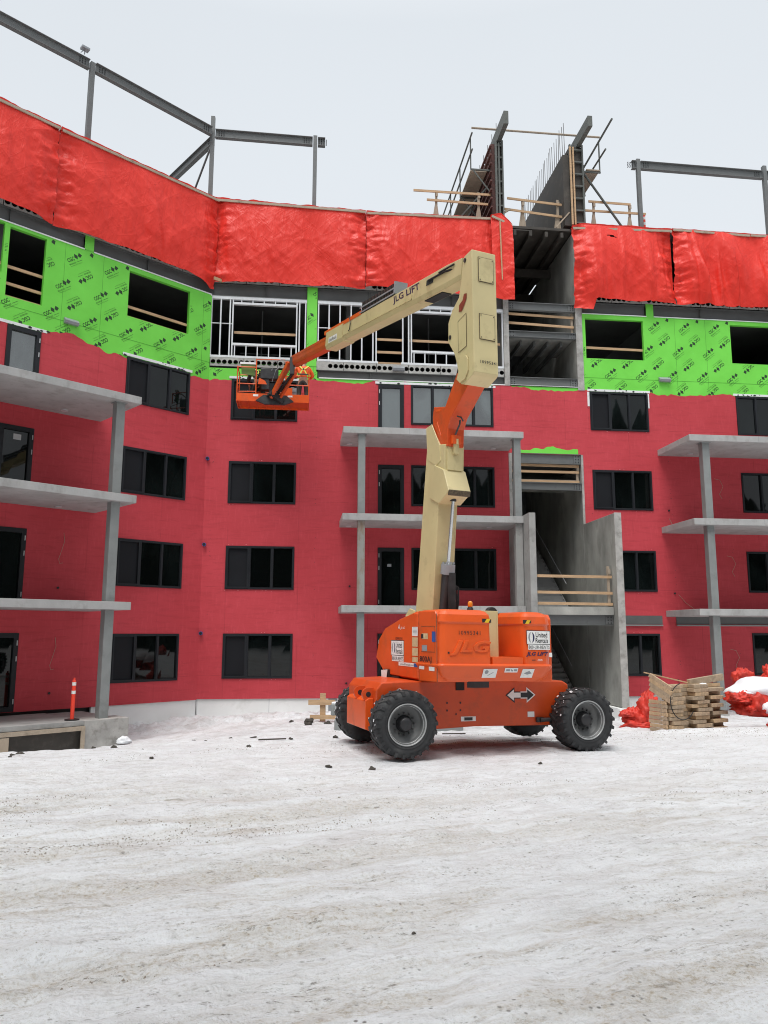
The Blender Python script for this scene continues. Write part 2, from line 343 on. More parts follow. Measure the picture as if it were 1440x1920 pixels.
# ------------------------------------------------------------------ ground: one sheet of driven snow
def mat_snow():
    m, n, b = newmat('driven_snow'); v = coords(n, False)
    A = rad(-23)
    trk = coords(n, False, (.22, 1.5, 1), (0, 0, A)); trk2 = coords(n, False, (.5, 3.2, 1), (0, 0, A))
    def colr(a): return a
    base = mixc(n, maprange(n, tex(n, v, .35, 5, .6), .35, .65, 0, 1), (.86, .88, .91), (.93, .95, .975))
    base = mixc(n, maprange(n, tex(n, trk2, 2.0, 9, .75), .48, .60, 0, .5), base, (.70, .695, .69))
    base = mixc(n, maprange(n, tex(n, coords(n, False, (1, 1.8, 1), (0, 0, A)), 4.5, 9, .78), .54, .62, 0, .42), base, (.58, .57, .555))
    sp = N(n, 'ShaderNodeSeparateXYZ'); n.links.new(v, sp.inputs[0])
    near = maprange(n, sp.outputs['Y'], 12.5, 7.5, 0, 1)          # the driven lane lies on this side of the lift
    band = math2(n, 'MULTIPLY', maprange(n, tex(n, trk, 1.15, 7, .70), .50, .60, 0, 1), near)
    grit = maprange(n, tex(n, v, 26, 5, .8), .50, .64, 0, 1)
    rv = N(n, 'ShaderNodeSeparateXYZ'); n.links.new(coords(n, False, (1, 1, 1), (0, 0, A)), rv.inputs[0])
    wv = math2(n, 'ADD', rv.outputs['Y'], math2(n, 'MULTIPLY', math2(n, 'SUBTRACT', tex(n, coords(n, False, (.12, .3, 1), (0, 0, A)), 1.0, 2), .5), 1.6))
    rr_ = math2(n, 'ABSOLUTE', math2(n, 'SUBTRACT', math2(n, 'FRACT', math2(n, 'DIVIDE', wv, 1.75), 0), .5), 0)
    ruts = math2(n, 'MULTIPLY', math2(n, 'MULTIPLY', maprange(n, rr_, .10, .22, 1, 0), near), maprange(n, tex(n, trk, .7, 6, .65), .44, .60, 0, 1))
    band = math2(n, 'MAXIMUM', band, ruts)
    tanm = math2(n, 'MULTIPLY', band, math2(n, 'ADD', math2(n, 'MULTIPLY', grit, .62), .30))
    c = mixc(n, tanm, base, (.46, .385, .28))
    # dark gravel specks, dense where the snow is worn
    vo = N(n, 'ShaderNodeTexVoronoi'); vo.inputs['Scale'].default_value = 26; n.links.new(v, vo.inputs['Vector'])
    core = maprange(n, vo.outputs['Distance'], .16, .34, 1, 0)
    sel = maprange(n, tex(n, coords(n, False, (.5, 1.6, 1), (0, 0, A)), 2.6, 7, .75), .50, .60, 0, 1)
    sepc = N(n, 'ShaderNodeSeparateXYZ'); n.links.new(vo.outputs['Color'], sepc.inputs[0])
    pick = maprange(n, sepc.outputs[0], .55, .75, 0, 1)
    spk = math2(n, 'MULTIPLY', math2(n, 'MULTIPLY', core, pick), sel)
    c = mixc(n, math2(n, 'MULTIPLY', spk, .85), c, (.13, .12, .105))
    vo2 = N(n, 'ShaderNodeTexVoronoi'); vo2.inputs['Scale'].default_value = 70; n.links.new(v, vo2.inputs['Vector'])
    core2 = maprange(n, vo2.outputs['Distance'], .1, .28, 1, 0)
    c = mixc(n, math2(n, 'MULTIPLY', math2(n, 'MULTIPLY', core2, maprange(n, tex(n, v, 5, 5, .7), .46, .62, 0, 1)), .40), c, (.27, .24, .20))
    # gritty flecks, drawn out along the ruts
    fl = coords(n, False, (1, 2.2, 1), (0, 0, A))
    fle = maprange(n, tex(n, fl, 8.5, 7, .85), .56, .61, 0, 1); den = maprange(n, tex(n, trk2, 1.1, 6, .72), .44, .62, .06, 1)
    c = mixc(n, math2(n, 'MULTIPLY', math2(n, 'MULTIPLY', fle, den), math2(n, 'ADD', math2(n, 'MULTIPLY', near, .55), .48)), c, (.15, .13, .10))
    pale_fleck = maprange(n, tex(n, fl, 8, 6, .8), .56, .66, 0, .6); c = mixc(n, pale_fleck, c, (.90, .91, .93))  # paler snow flecks scattered by noise
    sand = maprange(n, tex(n, v, 48, 3, .7), .54, .62, 0, 1)
    c = mixc(n, math2(n, 'MULTIPLY', math2(n, 'MULTIPLY', sand, maprange(n, tex(n, coords(n, False, (.5, 1.4, 1), (0, 0, A)), 1.6, 6, .7), .42, .60, .12, 1)), math2(n, 'ADD', math2(n, 'MULTIPLY', near, .30), .10)), c, (.40, .35, .28))
    # worn patches of bare gravel
    worn = maprange(n, tex(n, coords(n, False, (.35, 1.9, 1), (0, 0, A)), .9, 6, .7), .64, .69, 0, 1)
    c = mixc(n, math2(n, 'MULTIPLY', math2(n, 'MULTIPLY', worn, maprange(n, tex(n, v, 40, 4, .8), .35, .6, .2, 1)), math2(n, 'ADD', math2(n, 'MULTIPLY', near, .5), .4)), c, (.235, .20, .155))
    # trampled, slightly pinkish-grey snow in front of the wall
    far = maprange(n, sp.outputs['Y'], 15, 21, 0, 1)
    c = mixc(n, math2(n, 'MULTIPLY', far, maprange(n, tex(n, v, 1.1, 6, .7), .48, .68, 0, .7)), c, (.50, .475, .47))
    n.links.new(c, b.inputs['Base Color'])
    n.links.new(maprange(n, tex(n, v, 1.2, 4), .35, .65, .38, .68), b.inputs['Roughness'])
    b.inputs['Specular IOR Level'].default_value = .35
    h = math2(n, 'ADD', math2(n, 'MULTIPLY', tex(n, v, 7, 8, .74), .9), math2(n, 'MULTIPLY', tex(n, trk2, 5, 6, .7), .25))
    bp = N(n, 'ShaderNodeBump'); bp.inputs['Strength'].default_value = 1.0; bp.inputs['Distance'].default_value = .11
    n.links.new(h, bp.inputs['Height']); n.links.new(bp.outputs[0], b.inputs['Normal'])
    return m
def make_ground():
    xs = np.concatenate([[-1500, -600, -200, -90, -50, -30, -20], np.arange(-15, 15.01, .075), [20, 30, 50, 90, 200, 600, 1500]])
    ys = [-1500, -500, -150, -60, -25, -8, 0, 1.5, 2.5]; y = 3.0
    while y < 27.5: ys.append(y); y += max(.03, min(.075, y * .008))
    ys += [28, 30, 34, 45, 70, 150, 500, 1500]; ys = np.array(ys, float)
    X, Y = np.meshgrid(xs, ys); Z = gz(X, Y)
    a = rad(23); U = X * math.cos(a) + Y * math.sin(a); V = -X * math.sin(a) + Y * math.cos(a)
    fine = np.clip((60 - np.abs(X)) / 30, 0, 1) * np.clip((60 - np.abs(Y)) / 30, 0, 1)
    rut = fbm(U * .12, V * 1.1, 3, 4, .55)
    tr = fbm(U * .9, V * 3.0, 5, 4, .6)
    wob = fbm(U * .12, V * .3, 77, 2, .5) * 1.2; ph = np.abs(((V + wob) / 1.75) % 1 - .5)
    rutm = np.clip((.20 - ph) / .10, 0, 1) * np.clip((12 - Y) / 4, 0, 1) * np.clip(fbm(U * .2, V * .5, 61, 3, .5) + .6, 0, 1); Z = Z - .035 * rutm * fine
    Z = Z + .012 * fine * rutm * np.sign(np.sin(U * 28 + 3 * np.abs(ph) * 28)) * (fbm(U, V, 66, 2) > -.1)
    lump = fbm(X * 1.6, Y * 1.6, 8, 4, .6)
    Z = Z + fine * (.045 * rut + .026 * tr + .026 * lump + .034 * fbm(X * 5, Y * 5, 15, 3, .6))
    # drifted and dug snow along the foundation and round the lumber
    def blob(cx, cy, r, h, s=1): return h * np.exp(-(((X - cx) / (r * s)) ** 2 + ((Y - cy) / r) ** 2))
    wl = np.clip(1 - np.abs((X - CE.o.x) * -CE.n.x + (Y - CE.o.y) * -CE.n.y + 1.6) / 1.7, 0, 1) * (X < -.5) * (X > -9)
    Z = Z + wl * (.02 + .42 * np.abs(fbm(X * 1.4, Y * 1.9, 12, 5, .62)))
    Z = Z + blob(7.4, 18.1, .5, .10, 2.6) + blob(9.7, 18.3, .8, .16, 1.9) + blob(5.6, 19.8, .6, .08, 2)
    t = ((X - .35) / .9) ** 2 + ((Y - 12.2) / .6) ** 2; Z = Z - .02 * np.exp(-t)
    nx, ny = len(xs), len(ys)
    me = bpy.data.meshes.new('ground'); me.vertices.add(nx * ny)
    me.vertices.foreach_set('co', np.stack([X, Y, Z], -1).astype(np.float32).ravel())
    i = (np.arange(ny - 1)[:, None] * nx + np.arange(nx - 1)[None, :]).ravel()
    q = np.stack([i, i + 1, i + nx + 1, i + nx], -1); nf = len(q)
    me.loops.add(nf * 4); me.polygons.add(nf)
    me.loops.foreach_set('vertex_index', q.ravel().astype(np.int32))
    me.polygons.foreach_set('loop_start', (np.arange(nf) * 4).astype(np.int32))
    me.update(calc_edges=True); me.polygons.foreach_set('use_smooth', [True] * nf)
    me.materials.append(mat_snow())
    o = bpy.data.objects.new('ground', me); S.collection.objects.link(o); tag(o, kind='structure')
    return (X, Y, Z, xs, ys)
GX, GY, GZ, _xs, _ys = make_ground()
def gh(x, y):
    i = min(max(int(np.searchsorted(_xs, x)), 1), len(_xs) - 1); j = min(max(int(np.searchsorted(_ys, y)), 1), len(_ys) - 1)
    tx = (x - _xs[i - 1]) / (_xs[i] - _xs[i - 1]); ty = (y - _ys[j - 1]) / (_ys[j] - _ys[j - 1])
    return float((GZ[j - 1, i - 1] * (1 - tx) + GZ[j - 1, i] * tx) * (1 - ty) + (GZ[j, i - 1] * (1 - tx) + GZ[j, i] * tx) * ty)
# loose gravel chips in the worn ruts: one mass nobody could count
def gravel():
    rg = np.random.default_rng(3); n = 160000
    D = 3.2 + 16 * rg.random(n) ** 1.5; X = (rg.random(n) * 2 - 1) * (D * .56 + .4); Y = D
    a = rad(23); U = X * math.cos(a) + Y * math.sin(a); V = -X * math.sin(a) + Y * math.cos(a)
    den = fbm(U * .16, V * 1.25, 3, 4, .6) + .5 * fbm(U * 1.2, V * 3.5, 41, 3, .6)
    keep = den > (.26 + .42 * rg.random(n)); X, Y = X[keep], Y[keep]
    mb = MB(); rr = random.Random(2)
    for x, y in zip(X[:7000], Y[:7000]):
        s_ = rr.choice((.004, .004, .005, .006, .007, .010)) * (1 + .02 * y); z = gh(x, y); an = rr.random() * 6.28; q = []
        for k in range(4): t = an + k * 1.57 + rr.uniform(-.4, .4); q.append((x + s_ * math.cos(t) * rr.uniform(.7, 1.4), y + s_ * math.sin(t) * rr.uniform(.6, 1.1), z - .003))
        q.append((x + rr.uniform(-.3, .3) * s_, y, z + s_ * rr.uniform(.5, 1.0))); mb.add(q, [(0, 1, 4), (1, 2, 4), (2, 3, 4), (3, 0, 4)])
    o = mb.build('gravel', P('gravel_chip', (.22, .19, .155), .9, var=.5, vs=9)); tag(o, 'loose gravel chips lying in the ruts of the snowy yard', 'gravel', kind='stuff')
gravel()
# dark trees added out of view, heights shaped for glass reflections and wall shading
def treeline():
    mb = MB(); r = random.Random(5); spots = []
    x = -60.
    while x < 44: spots.append((x, -19 + r.uniform(-2.5, 2), 26 if not (5 < x < 23) else 18)); x += r.uniform(.9, 1.7)
    y = -15.
    while y < 24: spots.append((46 + r.uniform(-1.5, 3), y, 24 if y > 5 else 15)); y += r.uniform(.9, 1.7)
    y = -15.
    while y < 12: spots.append((-46 + r.uniform(-3, 1), y, 22)); y += r.uniform(.9, 1.7)
    for x, y, h in spots:
        h += r.uniform(-1.2, 1.2); w = r.uniform(1.6, 2.8); z0 = float(gz(x, y)); rings = []
        for t in range(9):
            f = t / 8; rr = w * 1.25 * (1 - f) ** .45 * (1.08 if t % 2 else .92) + .05
            rings.append([(x + rr * math.cos(a) * r.uniform(.85, 1.15), y + rr * math.sin(a), z0 + f * h) for a in [i * math.pi / 4 for i in range(8)]])
        mb.loft(rings, 0)
    o = mb.build('unseen_wood', 'spruce'); tag(o, 'unseen dark trees added behind the viewer to shape reflections and shade', 'trees', kind='stuff')
treeline()
# ------------------------------------------------------------------ the apartment building (one thing, many parts)
BL = empty('apartment_building', tuple(B0 + Vector((0, 0, -.75))),
           'unfinished five storey apartment block with red membrane walls and green sheathing above', 'building')
def jagf(seed, base, amp, wl=1.2):
    def f(s):
        a = float(fbm(np.array([s / wl]), np.array([0.]), seed, 3, .5)[0]); b = float(fbm(np.array([s * 3.4]), np.array([0.]), seed + 1, 3, .6)[0])
        return base(s) + amp * a + amp * .35 * b
    return f
def wall(name, pl, mat, s0, s1, z0, z1, holes, y=0., reveal=.16, jag=None, skip=()):
    """flat wall with real openings; jag(s) gives a ragged top edge above z1 (left out over the spans in skip)"""
    mb = MB(pl)
    ss = sorted({s0, s1} | {min(max(v, s0), s1) for h in holes for v in h[:2]}); zs = sorted({z0, z1} | {min(max(v, z0), z1) for h in holes for v in h[2:4]})
    def inh(s, z): return any(h[0] < s < h[1] and h[2] < z < h[3] for h in holes)
    def quad(a, b, c, d): mb.add([(p[0], y, p[1]) for p in (a, b, c, d)], [(0, 1, 2, 3)], 0, uv=[a, b, c, d])
    for i in range(len(ss) - 1):
        for j in range(len(zs) - 1):
            if not inh((ss[i] + ss[i + 1]) / 2, (zs[j] + zs[j + 1]) / 2): quad((ss[i], zs[j]), (ss[i + 1], zs[j]), (ss[i + 1], zs[j + 1]), (ss[i], zs[j + 1]))
    for h in holes:
        a, b, c, d = max(h[0], s0), min(h[1], s1), max(h[2], z0), min(h[3], z1)
        if a >= b or c >= d: continue
        if reveal <= 0: continue
        for p, q in (((a, c), (a, d)), ((b, c), (b, d)), ((a, c), (b, c)), ((a, d), (b, d))):
            if (p[1] == q[1] == z1 and h[3] > z1) or (p[1] == q[1] == z0 and h[2] < z0): continue
            mb.add([(p[0], y, p[1]), (q[0], y, q[1]), (q[0], y + reveal, q[1]), (p[0], y + reveal, p[1])], [(0, 1, 2, 3)], 0, uv=[p, q, q, p])
    if jag:
        spans = []; cur = s0
        for a, b in sorted(skip):
            if a > cur: spans.append((cur, a))
            cur = max(cur, b)
        if cur < s1: spans.append((cur, s1))
        for a, b in spans:
            n = max(2, int((b - a) / .06)); pts = [a + (b - a) * k / n for k in range(n + 1)]
            for p, q in zip(pts, pts[1:]): quad((p, z1), (q, z1), (q, jag(q)), (p, jag(p)))
    return mb.build(name, mat, BL)
WT = [1.865, 4.86, 7.845, 10.84]; H = 1.50
cA = [(.80, 3.15, t - H, t) for t in WT]; cR = [(14.02, 16.30, t - H + .04, t + .03) for t in WT]
cW = [(7.26, 10.32, t - H + .03, t + .02) for t in WT]; cF = [(19.83, 22.9, t - H + .04, t + .06) for t in WT]
cD = [(6.06, 7.0, t - 2.17, t + .01) for t in WT]
lA = [(-3.10, -.76, t - H - .02, t - .01) for t in WT]; lD = [(-6.84, -5.86, t - 2.17, t + .01) for t in WT]
shaft = (10.97, 13.65, -.4, 8.42)
ceh = cA + cR + cW + cF + cD + [shaft]; lwh = lA + lD
jC = jagf(21, lambda s: np.interp(s, [0, 3.8, 4.2, 5.2, 6, 24], [10.74, 10.95, 10.97, 10.90, 10.93, 10.90]), .26)
jL = jagf(33, lambda s: np.interp(s, [-12, -5.6, -5, -3.3, -2, 0], [10.95, 10.93, 10.85, 10.80, 10.80, 10.68]), .30)
wall('red_wall', CE, 'red', 0, 24, -.3, 10.5, ceh, y=-.014, jag=jC, skip=[h[:2] for h in (cA[3], cR[3], cW[3], cF[3], cD[3])])
wall('red_wall', LW, 'red', -14, -.003, -.32, 10.5, lwh, y=-.014, jag=jL, skip=[h[:2] for h in (lA[3], lD[3])])
# sheathing with printed marks
def prints(mb, pl, s0, s1, z0, z1, holes, y, seed, vert=False):
    """rows of printed marks on the boards; letters are cut by openings and board ends"""
    r = random.Random(seed); ang = rad(38) if not vert else rad(-60)
    def ok(s, z): return s0 + .02 < s < s1 - .02 and z0 + .02 < z < z1 - .02 and not any(h[0] - .03 < s < h[1] + .03 and h[2] - .03 < z < h[3] + .03 for h in holes)
    def stamp(cs, cz, a):
        ca, sa = math.cos(a), math.sin(a)
        def f(u, v): return (cs + u * ca - v * sa, y, cz + u * sa + v * ca)
        tmp = MB(); put_text(tmp, 'CGC', lambda u, v: f(u - .09, v), .25, .125, 0, bold=.02)
        e = .135
        tmp.add([f(.06, .02), f(.13, -.07), f(.185, .03), f(.115, .12)], [(0, 1, 2, 3)], 0)      # the two leaning leaves of the mark
        tmp.add([f(.19, .02), f(.235, -.055), f(.335, -.005), f(.28, .10)], [(0, 1, 2, 3)], 0)
        put_text(tmp, 'SECUROCK', lambda u, v: f(u - .10, v - .135), .26, .040, 0, bold=.01)
        tmp.add([f(.06, -.128), f(.26, -.128), f(.26, -.138), f(.06, -.138)], [(0, 1, 2, 3)], 0)
        put_text(tmp, 'Sheathing Panneau', lambda u, v: f(u + .0, v - .20), .42, .032, 0)
        for fc in tmp.f:
            P3 = [tmp.v[i] for i in fc]
            if all(ok(p[0], p[2]) for p in P3): mb.add([tuple(p) for p in P3], [tuple(range(len(P3)))], 1)
    row = 0; z = z0 + .1
    while z < z1 + .2:
        s = s0 - .5 + (row % 2) * .78 + (row // 2) * .30
        while s < s1 + .3:
            stamp(s, z, ang + (math.pi if row % 2 else 0)); s += 1.22
        z += .49; row += 1
def sheath(name, pl, s0, s1, z0, z1, holes, seed, tabs=()):
    o = wall(name, pl, 'green', s0, s1, z0, z1, holes, y=0., reveal=.14)
    mb = MB(pl)
    prints(mb, pl, s0, s1, z0, z1, holes, -.004, seed)
    p = mb.build('printed_marks', 'ink', o); p.data.materials.clear(); p.data.materials.append(M['ink'])
    p.data.polygons.foreach_set('material_index', [0] * len(p.data.polygons))
    jb = MB(pl)      # board joints and screws lines
    s = s0 + 1.22
    while s < s1:
        for (a, b) in ((z0, 11.42), (11.42, z1)):
            if not any(h[0] < s < h[1] for h in holes): jb.box((s, -.003, a), (s + .006, .0, b))
        s += 1.22 * 1.02
    jb.box((s0, -.006, 11.42), (s1, -.0, 11.426))
    jb.build('board_joint', P('board_joint', (.05, .24, .03), .8), o)
    return o
gL = [(-6.97, -5.90, 11.70, 13.87), (-3.17, -.89, 12.22, 13.81), (-9.5, -7.12, 12.37, 13.92)]
gR = [(13.97, 16.27, 12.19, 13.78), (19.81, 22.1, 12.23, 13.79)]
sheath('green_sheathing', LW, -14, 0, 10.5, 13.99, gL + [(lA[3][0], lA[3][1], 10.4, 10.83), (lD[3][0], lD[3][1], 10.4, 10.85)], 1)
sheath('green_sheathing', CE, 13.83, 24, 10.5, 13.97, gR + [(cR[3][0], cR[3][1], 10.4, 10.87), (cF[3][0], cF[3][1], 10.4, 10.9)], 2)
sheath('green_sheathing', CE, 0, 3.84, 10.5, 11.24, [(cA[3][0], cA[3][1], 10.4, 10.84)], 3)
wall('green_sheathing', CE, 'green', 3.84, 10.8, 10.5, 10.99, [(cW[3][0], cW[3][1], 10.4, 10.86), (cD[3][0], cD[3][1], 10.4, 10.85)], y=.0)
wall('green_sheathing', CE, 'green', 10.97, 13.62, 10.5, 10.99, [], y=.0)
mbc = MB(CE)
sheath('green_column_cladding', CE, 3.43, 3.80, 11.24, 14.46, [], 4)
for pl, a, b in ((LW, -4.72, -4.42), (CE, 16.42, 16.72)):
    wall('green_column_cladding', pl, 'green', a, b, 13.97, 14.47, [], y=.0)
wall('green_patch', CE, 'green', 11.05, 13.5, 8.42, 8.50, [], y=-.02, reveal=.0, jag=jagf(50, lambda s: 8.60, .16, .5))
# white membrane flashing over the top windows, torn edges and dabs
fl = MB(CE)
for a, b, z in ((.72, 3.25, 10.86), (5.95, 10.42, 10.87), (13.95, 16.4, 10.89), (19.75, 23, 10.92)): fl.box((a, -.022, z), (b, -.002, z + .085))
for a, b in ((14.0 - .06, 14.02), (16.30, 16.36)): fl.box((a, -.021, 10.3), (b, -.003, 10.86))
fl.box((3.9, -.03, 10.985), (10.8, -.004, 11.02)); fl.box((11.0, -.03, 11.0), (13.6, -.004, 11.03))
fl.build('white_flashing', 'white', BL)
fl = MB(LW)
for a, b, z in ((-7.6, -5.7, 10.87), (-3.25, -.68, 10.86)): fl.box((a, -.022, z), (b, -.002, z + .09))
fl.box((-14, -.03, 13.965), (-4.72, -.004, 14.0)); fl.box((-4.42, -.03, 13.965), (-.05, -.004, 14.0)); fl.box((-.05 - .0, -.03, 13.93), (-.02, -.004, 14.0))
fl.build('white_flashing', 'white', BL)
fl = MB(CE); fl.box((13.86, -.03, 13.945), (16.42, -.004, 13.975)); fl.box((16.72, -.03, 13.945), (24, -.004, 13.975)); fl.build('white_flashing', 'white', BL)
r = random.Random(9)
for pl, spans in ((CE, [(.8, 3.2, 10.96), (5.98, 10.4, 10.95), (13.95, 16.3, 10.97), (19.8, 22.8, 11.0)]), (LW, [(-7.2, -5.6, 10.94), (-3.3, -.7, 10.94)])):
    mb = MB(pl)
    for a, b, z in spans:
        for k in range(int((b - a) * 5)):
            s = r.uniform(a, b); zz = z - r.uniform(.0, .11); w = r.uniform(.02, .07)
            mb.add([(s + w * math.cos(t) * r.uniform(.6, 1.2), -.026, zz + w * .55 * math.sin(t) * r.uniform(.6, 1.2)) for t in [i * 1.047 for i in range(6)]], [(0, 1, 2, 3, 4, 5)])
    mb.build('sealant_dabs', 'decalb', BL)
# foundation board
mb = MB(CE); mb.box((0, .03, -1.4), (10.8, .12, -.3)); mb.box((13.9, .03, -1.4), (24, .12, -.3))
mb.build('foundation_board', 'insul', BL)
mb = MB(LW); mb.box((-3.6, .03, -1.6), (0, .12, -.32)); mb.build('foundation_board', 'insul', BL)
mb = MB(CE); mb.box((2.4, .026, -1.2), (2.41, .04, -.3)); mb.box((.02, .026, -1.2), (.03, .04, -.3)); mb.box((4.4, .024, -1.1), (4.7, .06, -.3)); mb.build('foundation_joint', 'grey', BL)
# ---------------------------------------------------------------- glazing
def window(pl, s0, s1, z0, z1, lites, glass='glass', screen=True, door=False, name=None):
    w = MB(pl); e = .06 if not door else .13; yo = -.045
    def rect(a, b, c, d, t, y0, y1):
        w.box((a, y0, c), (b, y1, c + t)); w.box((a, y0, d - t), (b, y1, d)); w.box((a, y0, c + t), (a + t, y1, d - t)); w.box((b - t, y0, c + t), (b, y1, d - t))
    rect(s0 + .004, s1 - .004, z0 + .004, z1 - .004, e, yo, .07)
    xs = [s0 + e] + [s0 + f * (s1 - s0) for f in lites] + [s1 - e]; pan = []
    for f in lites: c = s0 + f * (s1 - s0); w.box((c - .035, yo + .006, z0 + e), (c + .035, .065, z1 - e))
    for k in range(len(xs) - 1):
        a = xs[k] + (.035 if k else 0); b = xs[k + 1] - (.035 if k < len(xs) - 2 else 0)
        if k == 0 and screen: rect(a - .01, b + .01, z0 + e - .012, z1 - e + .012, .045, yo - .018, .0)
        elif not door: rect(a, b, z0 + e, z1 - e, .018, -.01, .05)
        pan.append((a, b))
    o = w.build(name or ('balcony_door' if door else 'window'), 'frame', BL)
    for k, (a, b) in enumerate(pan):
        yy = .03 if not (k == 0 and screen) else .005
        tilt = random.uniform(-.004, .004)
        q = MB(pl).add([(a, yy + tilt, z0 + e), (b, yy - tilt, z0 + e), (b, yy, z1 - e), (a, yy, z1 - e)], [(0, 1, 2, 3)])
        q.build('insect_screen' if (k == 0 and screen and not door) else 'pane', 'screen' if (k == 0 and screen and not door) else glass, o)
        if k == 0 and screen and not door:
            MB(pl).add([(a, .035, z0 + e), (b, .035, z0 + e), (b, .035, z1 - e), (a, .035, z1 - e)], [(0, 1, 2, 3)]).build('pane', glass, o)
    if door:
        hg = MB(pl)
        for zz in (z0 + .28, z1 - .72, z1 - .28):
            a = s0 + .03 if door == 'L' else s1 - .055
            hg.box((a, yo - .02, zz - .07), (a + .025, yo, zz + .07))
        hg.build('hinge', 'hinge', o)
    return o
for h in cA + lA + cR: window(h[4] if len(h) > 4 else (LW if h in lA else CE), *h[:4], (.345, .675))
for i, h in enumerate(cW): window(CE, *h, (.26, .50, .76), glass='glass2' if i == 3 else 'glass', screen=False)
for i, h in enumerate(cF): window(CE, *h, (.26, .50, .76), screen=False)
for i, h in enumerate(cD): window(CE, *h, (), glass='glass2' if i == 3 else 'glass', screen=False, door='L')
for i, h in enumerate(lD): window(LW, *h, (), glass='glass2' if i == 3 else 'glass', screen=False, door='R')
# ---------------------------------------------------------------- floors, core, hollow-core edges
def hollow_edge(pl, s0, s1, z0, z1, y=.015):
    mb = MB(pl); n = int(round((s1 - s0) / .2)); w = (s1 - s0) / n; zc = (z0 + z1) / 2; N8 = 10
    for k in range(n):
        a, b = s0 + k * w, s0 + (k + 1) * w; gap = (k % 6 == 5); bb = b - (.02 if gap else 0); cx = (a + b) / 2; R = .084
        if random.random() < .10:
            mb.add([(a, y, z0), (bb, y, z0), (bb, y, z1), (a, y, z1)], [(0, 1, 2, 3)]); continue
        ang = [2 * math.pi * (i + .5) / N8 for i in range(N8)]
        inner = [(cx + R * math.cos(t), y, zc + R * math.sin(t)) for t in ang]; outer = []
        for t in ang:
            c, s_ = math.cos(t), math.sin(t); hw, hh = (bb - a) / 2, (z1 - z0) / 2; k2 = min(hw / max(abs(c), 1e-6), hh / max(abs(s_), 1e-6))
            outer.append(((a + bb) / 2 + c * k2, y, zc + s_ * k2))
        mb.add(inner + outer, [(i, (i + 1) % N8, N8 + (i + 1) % N8, N8 + i) for i in range(N8)])
        for cs, cz, sx, sz in ((a, z0, 1, 1), (bb, z0, 1, 1), (a, z1, 1, 1), (bb, z1, 1, 1)):
            near = sorted(outer, key=lambda p: (p[0] - cs) ** 2 + (p[2] - cz) ** 2)[:2]
            mb.add([near[0], near[1], (cs, y, cz)], [(0, 1, 2)])
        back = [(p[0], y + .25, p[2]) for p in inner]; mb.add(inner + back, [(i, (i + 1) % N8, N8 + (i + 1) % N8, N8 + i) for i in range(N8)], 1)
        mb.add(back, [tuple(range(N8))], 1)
    return mb
def hollow(pl, s0, s1, z0, z1):
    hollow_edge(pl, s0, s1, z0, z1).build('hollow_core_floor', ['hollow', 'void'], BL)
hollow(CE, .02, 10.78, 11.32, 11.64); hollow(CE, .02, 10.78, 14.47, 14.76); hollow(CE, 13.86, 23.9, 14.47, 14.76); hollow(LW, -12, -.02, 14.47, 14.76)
fl = MB(CE)
for a, b in ((0, 10.78), (13.84, 24)):
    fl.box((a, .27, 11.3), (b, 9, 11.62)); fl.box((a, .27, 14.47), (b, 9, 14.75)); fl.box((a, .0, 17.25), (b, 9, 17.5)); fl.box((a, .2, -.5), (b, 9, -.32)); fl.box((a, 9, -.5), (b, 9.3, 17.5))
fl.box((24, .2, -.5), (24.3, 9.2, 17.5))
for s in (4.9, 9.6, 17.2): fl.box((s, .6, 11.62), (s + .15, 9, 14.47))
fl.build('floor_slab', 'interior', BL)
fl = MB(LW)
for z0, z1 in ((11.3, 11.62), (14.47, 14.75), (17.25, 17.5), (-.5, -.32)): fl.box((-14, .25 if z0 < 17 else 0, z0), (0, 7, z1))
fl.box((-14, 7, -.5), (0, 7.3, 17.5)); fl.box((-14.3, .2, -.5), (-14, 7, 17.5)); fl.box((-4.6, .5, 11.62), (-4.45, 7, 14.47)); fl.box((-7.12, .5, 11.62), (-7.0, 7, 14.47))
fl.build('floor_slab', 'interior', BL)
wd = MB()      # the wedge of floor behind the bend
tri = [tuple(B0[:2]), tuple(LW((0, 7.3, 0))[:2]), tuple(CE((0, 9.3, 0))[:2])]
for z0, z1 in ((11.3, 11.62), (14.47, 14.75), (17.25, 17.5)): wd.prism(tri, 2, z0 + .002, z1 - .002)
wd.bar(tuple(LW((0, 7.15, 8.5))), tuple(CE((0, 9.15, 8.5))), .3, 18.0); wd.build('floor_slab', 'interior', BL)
MB(CE).box((-.08, .06, 10.9), (.02, .24, 17.25)).build('corner_post', 'steeld', BL)
# spandrel beams
def ibeam(mb, p, q, h, w=.2, t=.018, mi=0, bolts=False):
    p = Vector(p); q = Vector(q); d = (q - p).normalized(); x = d.cross(Vector((0, 0, 1))).normalized()
    for s_ in (1, -1): mb.bar(p + Vector((0, 0, s_ * (h / 2 - t / 2))), q + Vector((0, 0, s_ * (h / 2 - t / 2))), w, t, mi)
    mb.bar(p, q, .012, h - 2 * t, mi)
for pl, a, b, z in ((LW, -12, -4.72, 14.23), (LW, -4.42, -.02, 14.23), (CE, .02, 3.42, 14.21), (CE, 3.82, 10.78, 14.21), (CE, 13.86, 16.4, 14.2), (CE, 16.74, 24, 14.2), (CE, 3.86, 10.78, 11.16)):
    mb = MB(pl); h = .46 if z > 12 else .31; ibeam(mb, (a, .10, z), (b, .10, z), h - .005, .2)
    k = a + 1.9
    while k < b - 1: mb.box((k, .01, z - h / 2 + .02), (k + .012, .094, z + h / 2 - .02)); k += 3.1
    mb.build('spandrel_beam', 'steeld', BL)
mb = MB(CE)
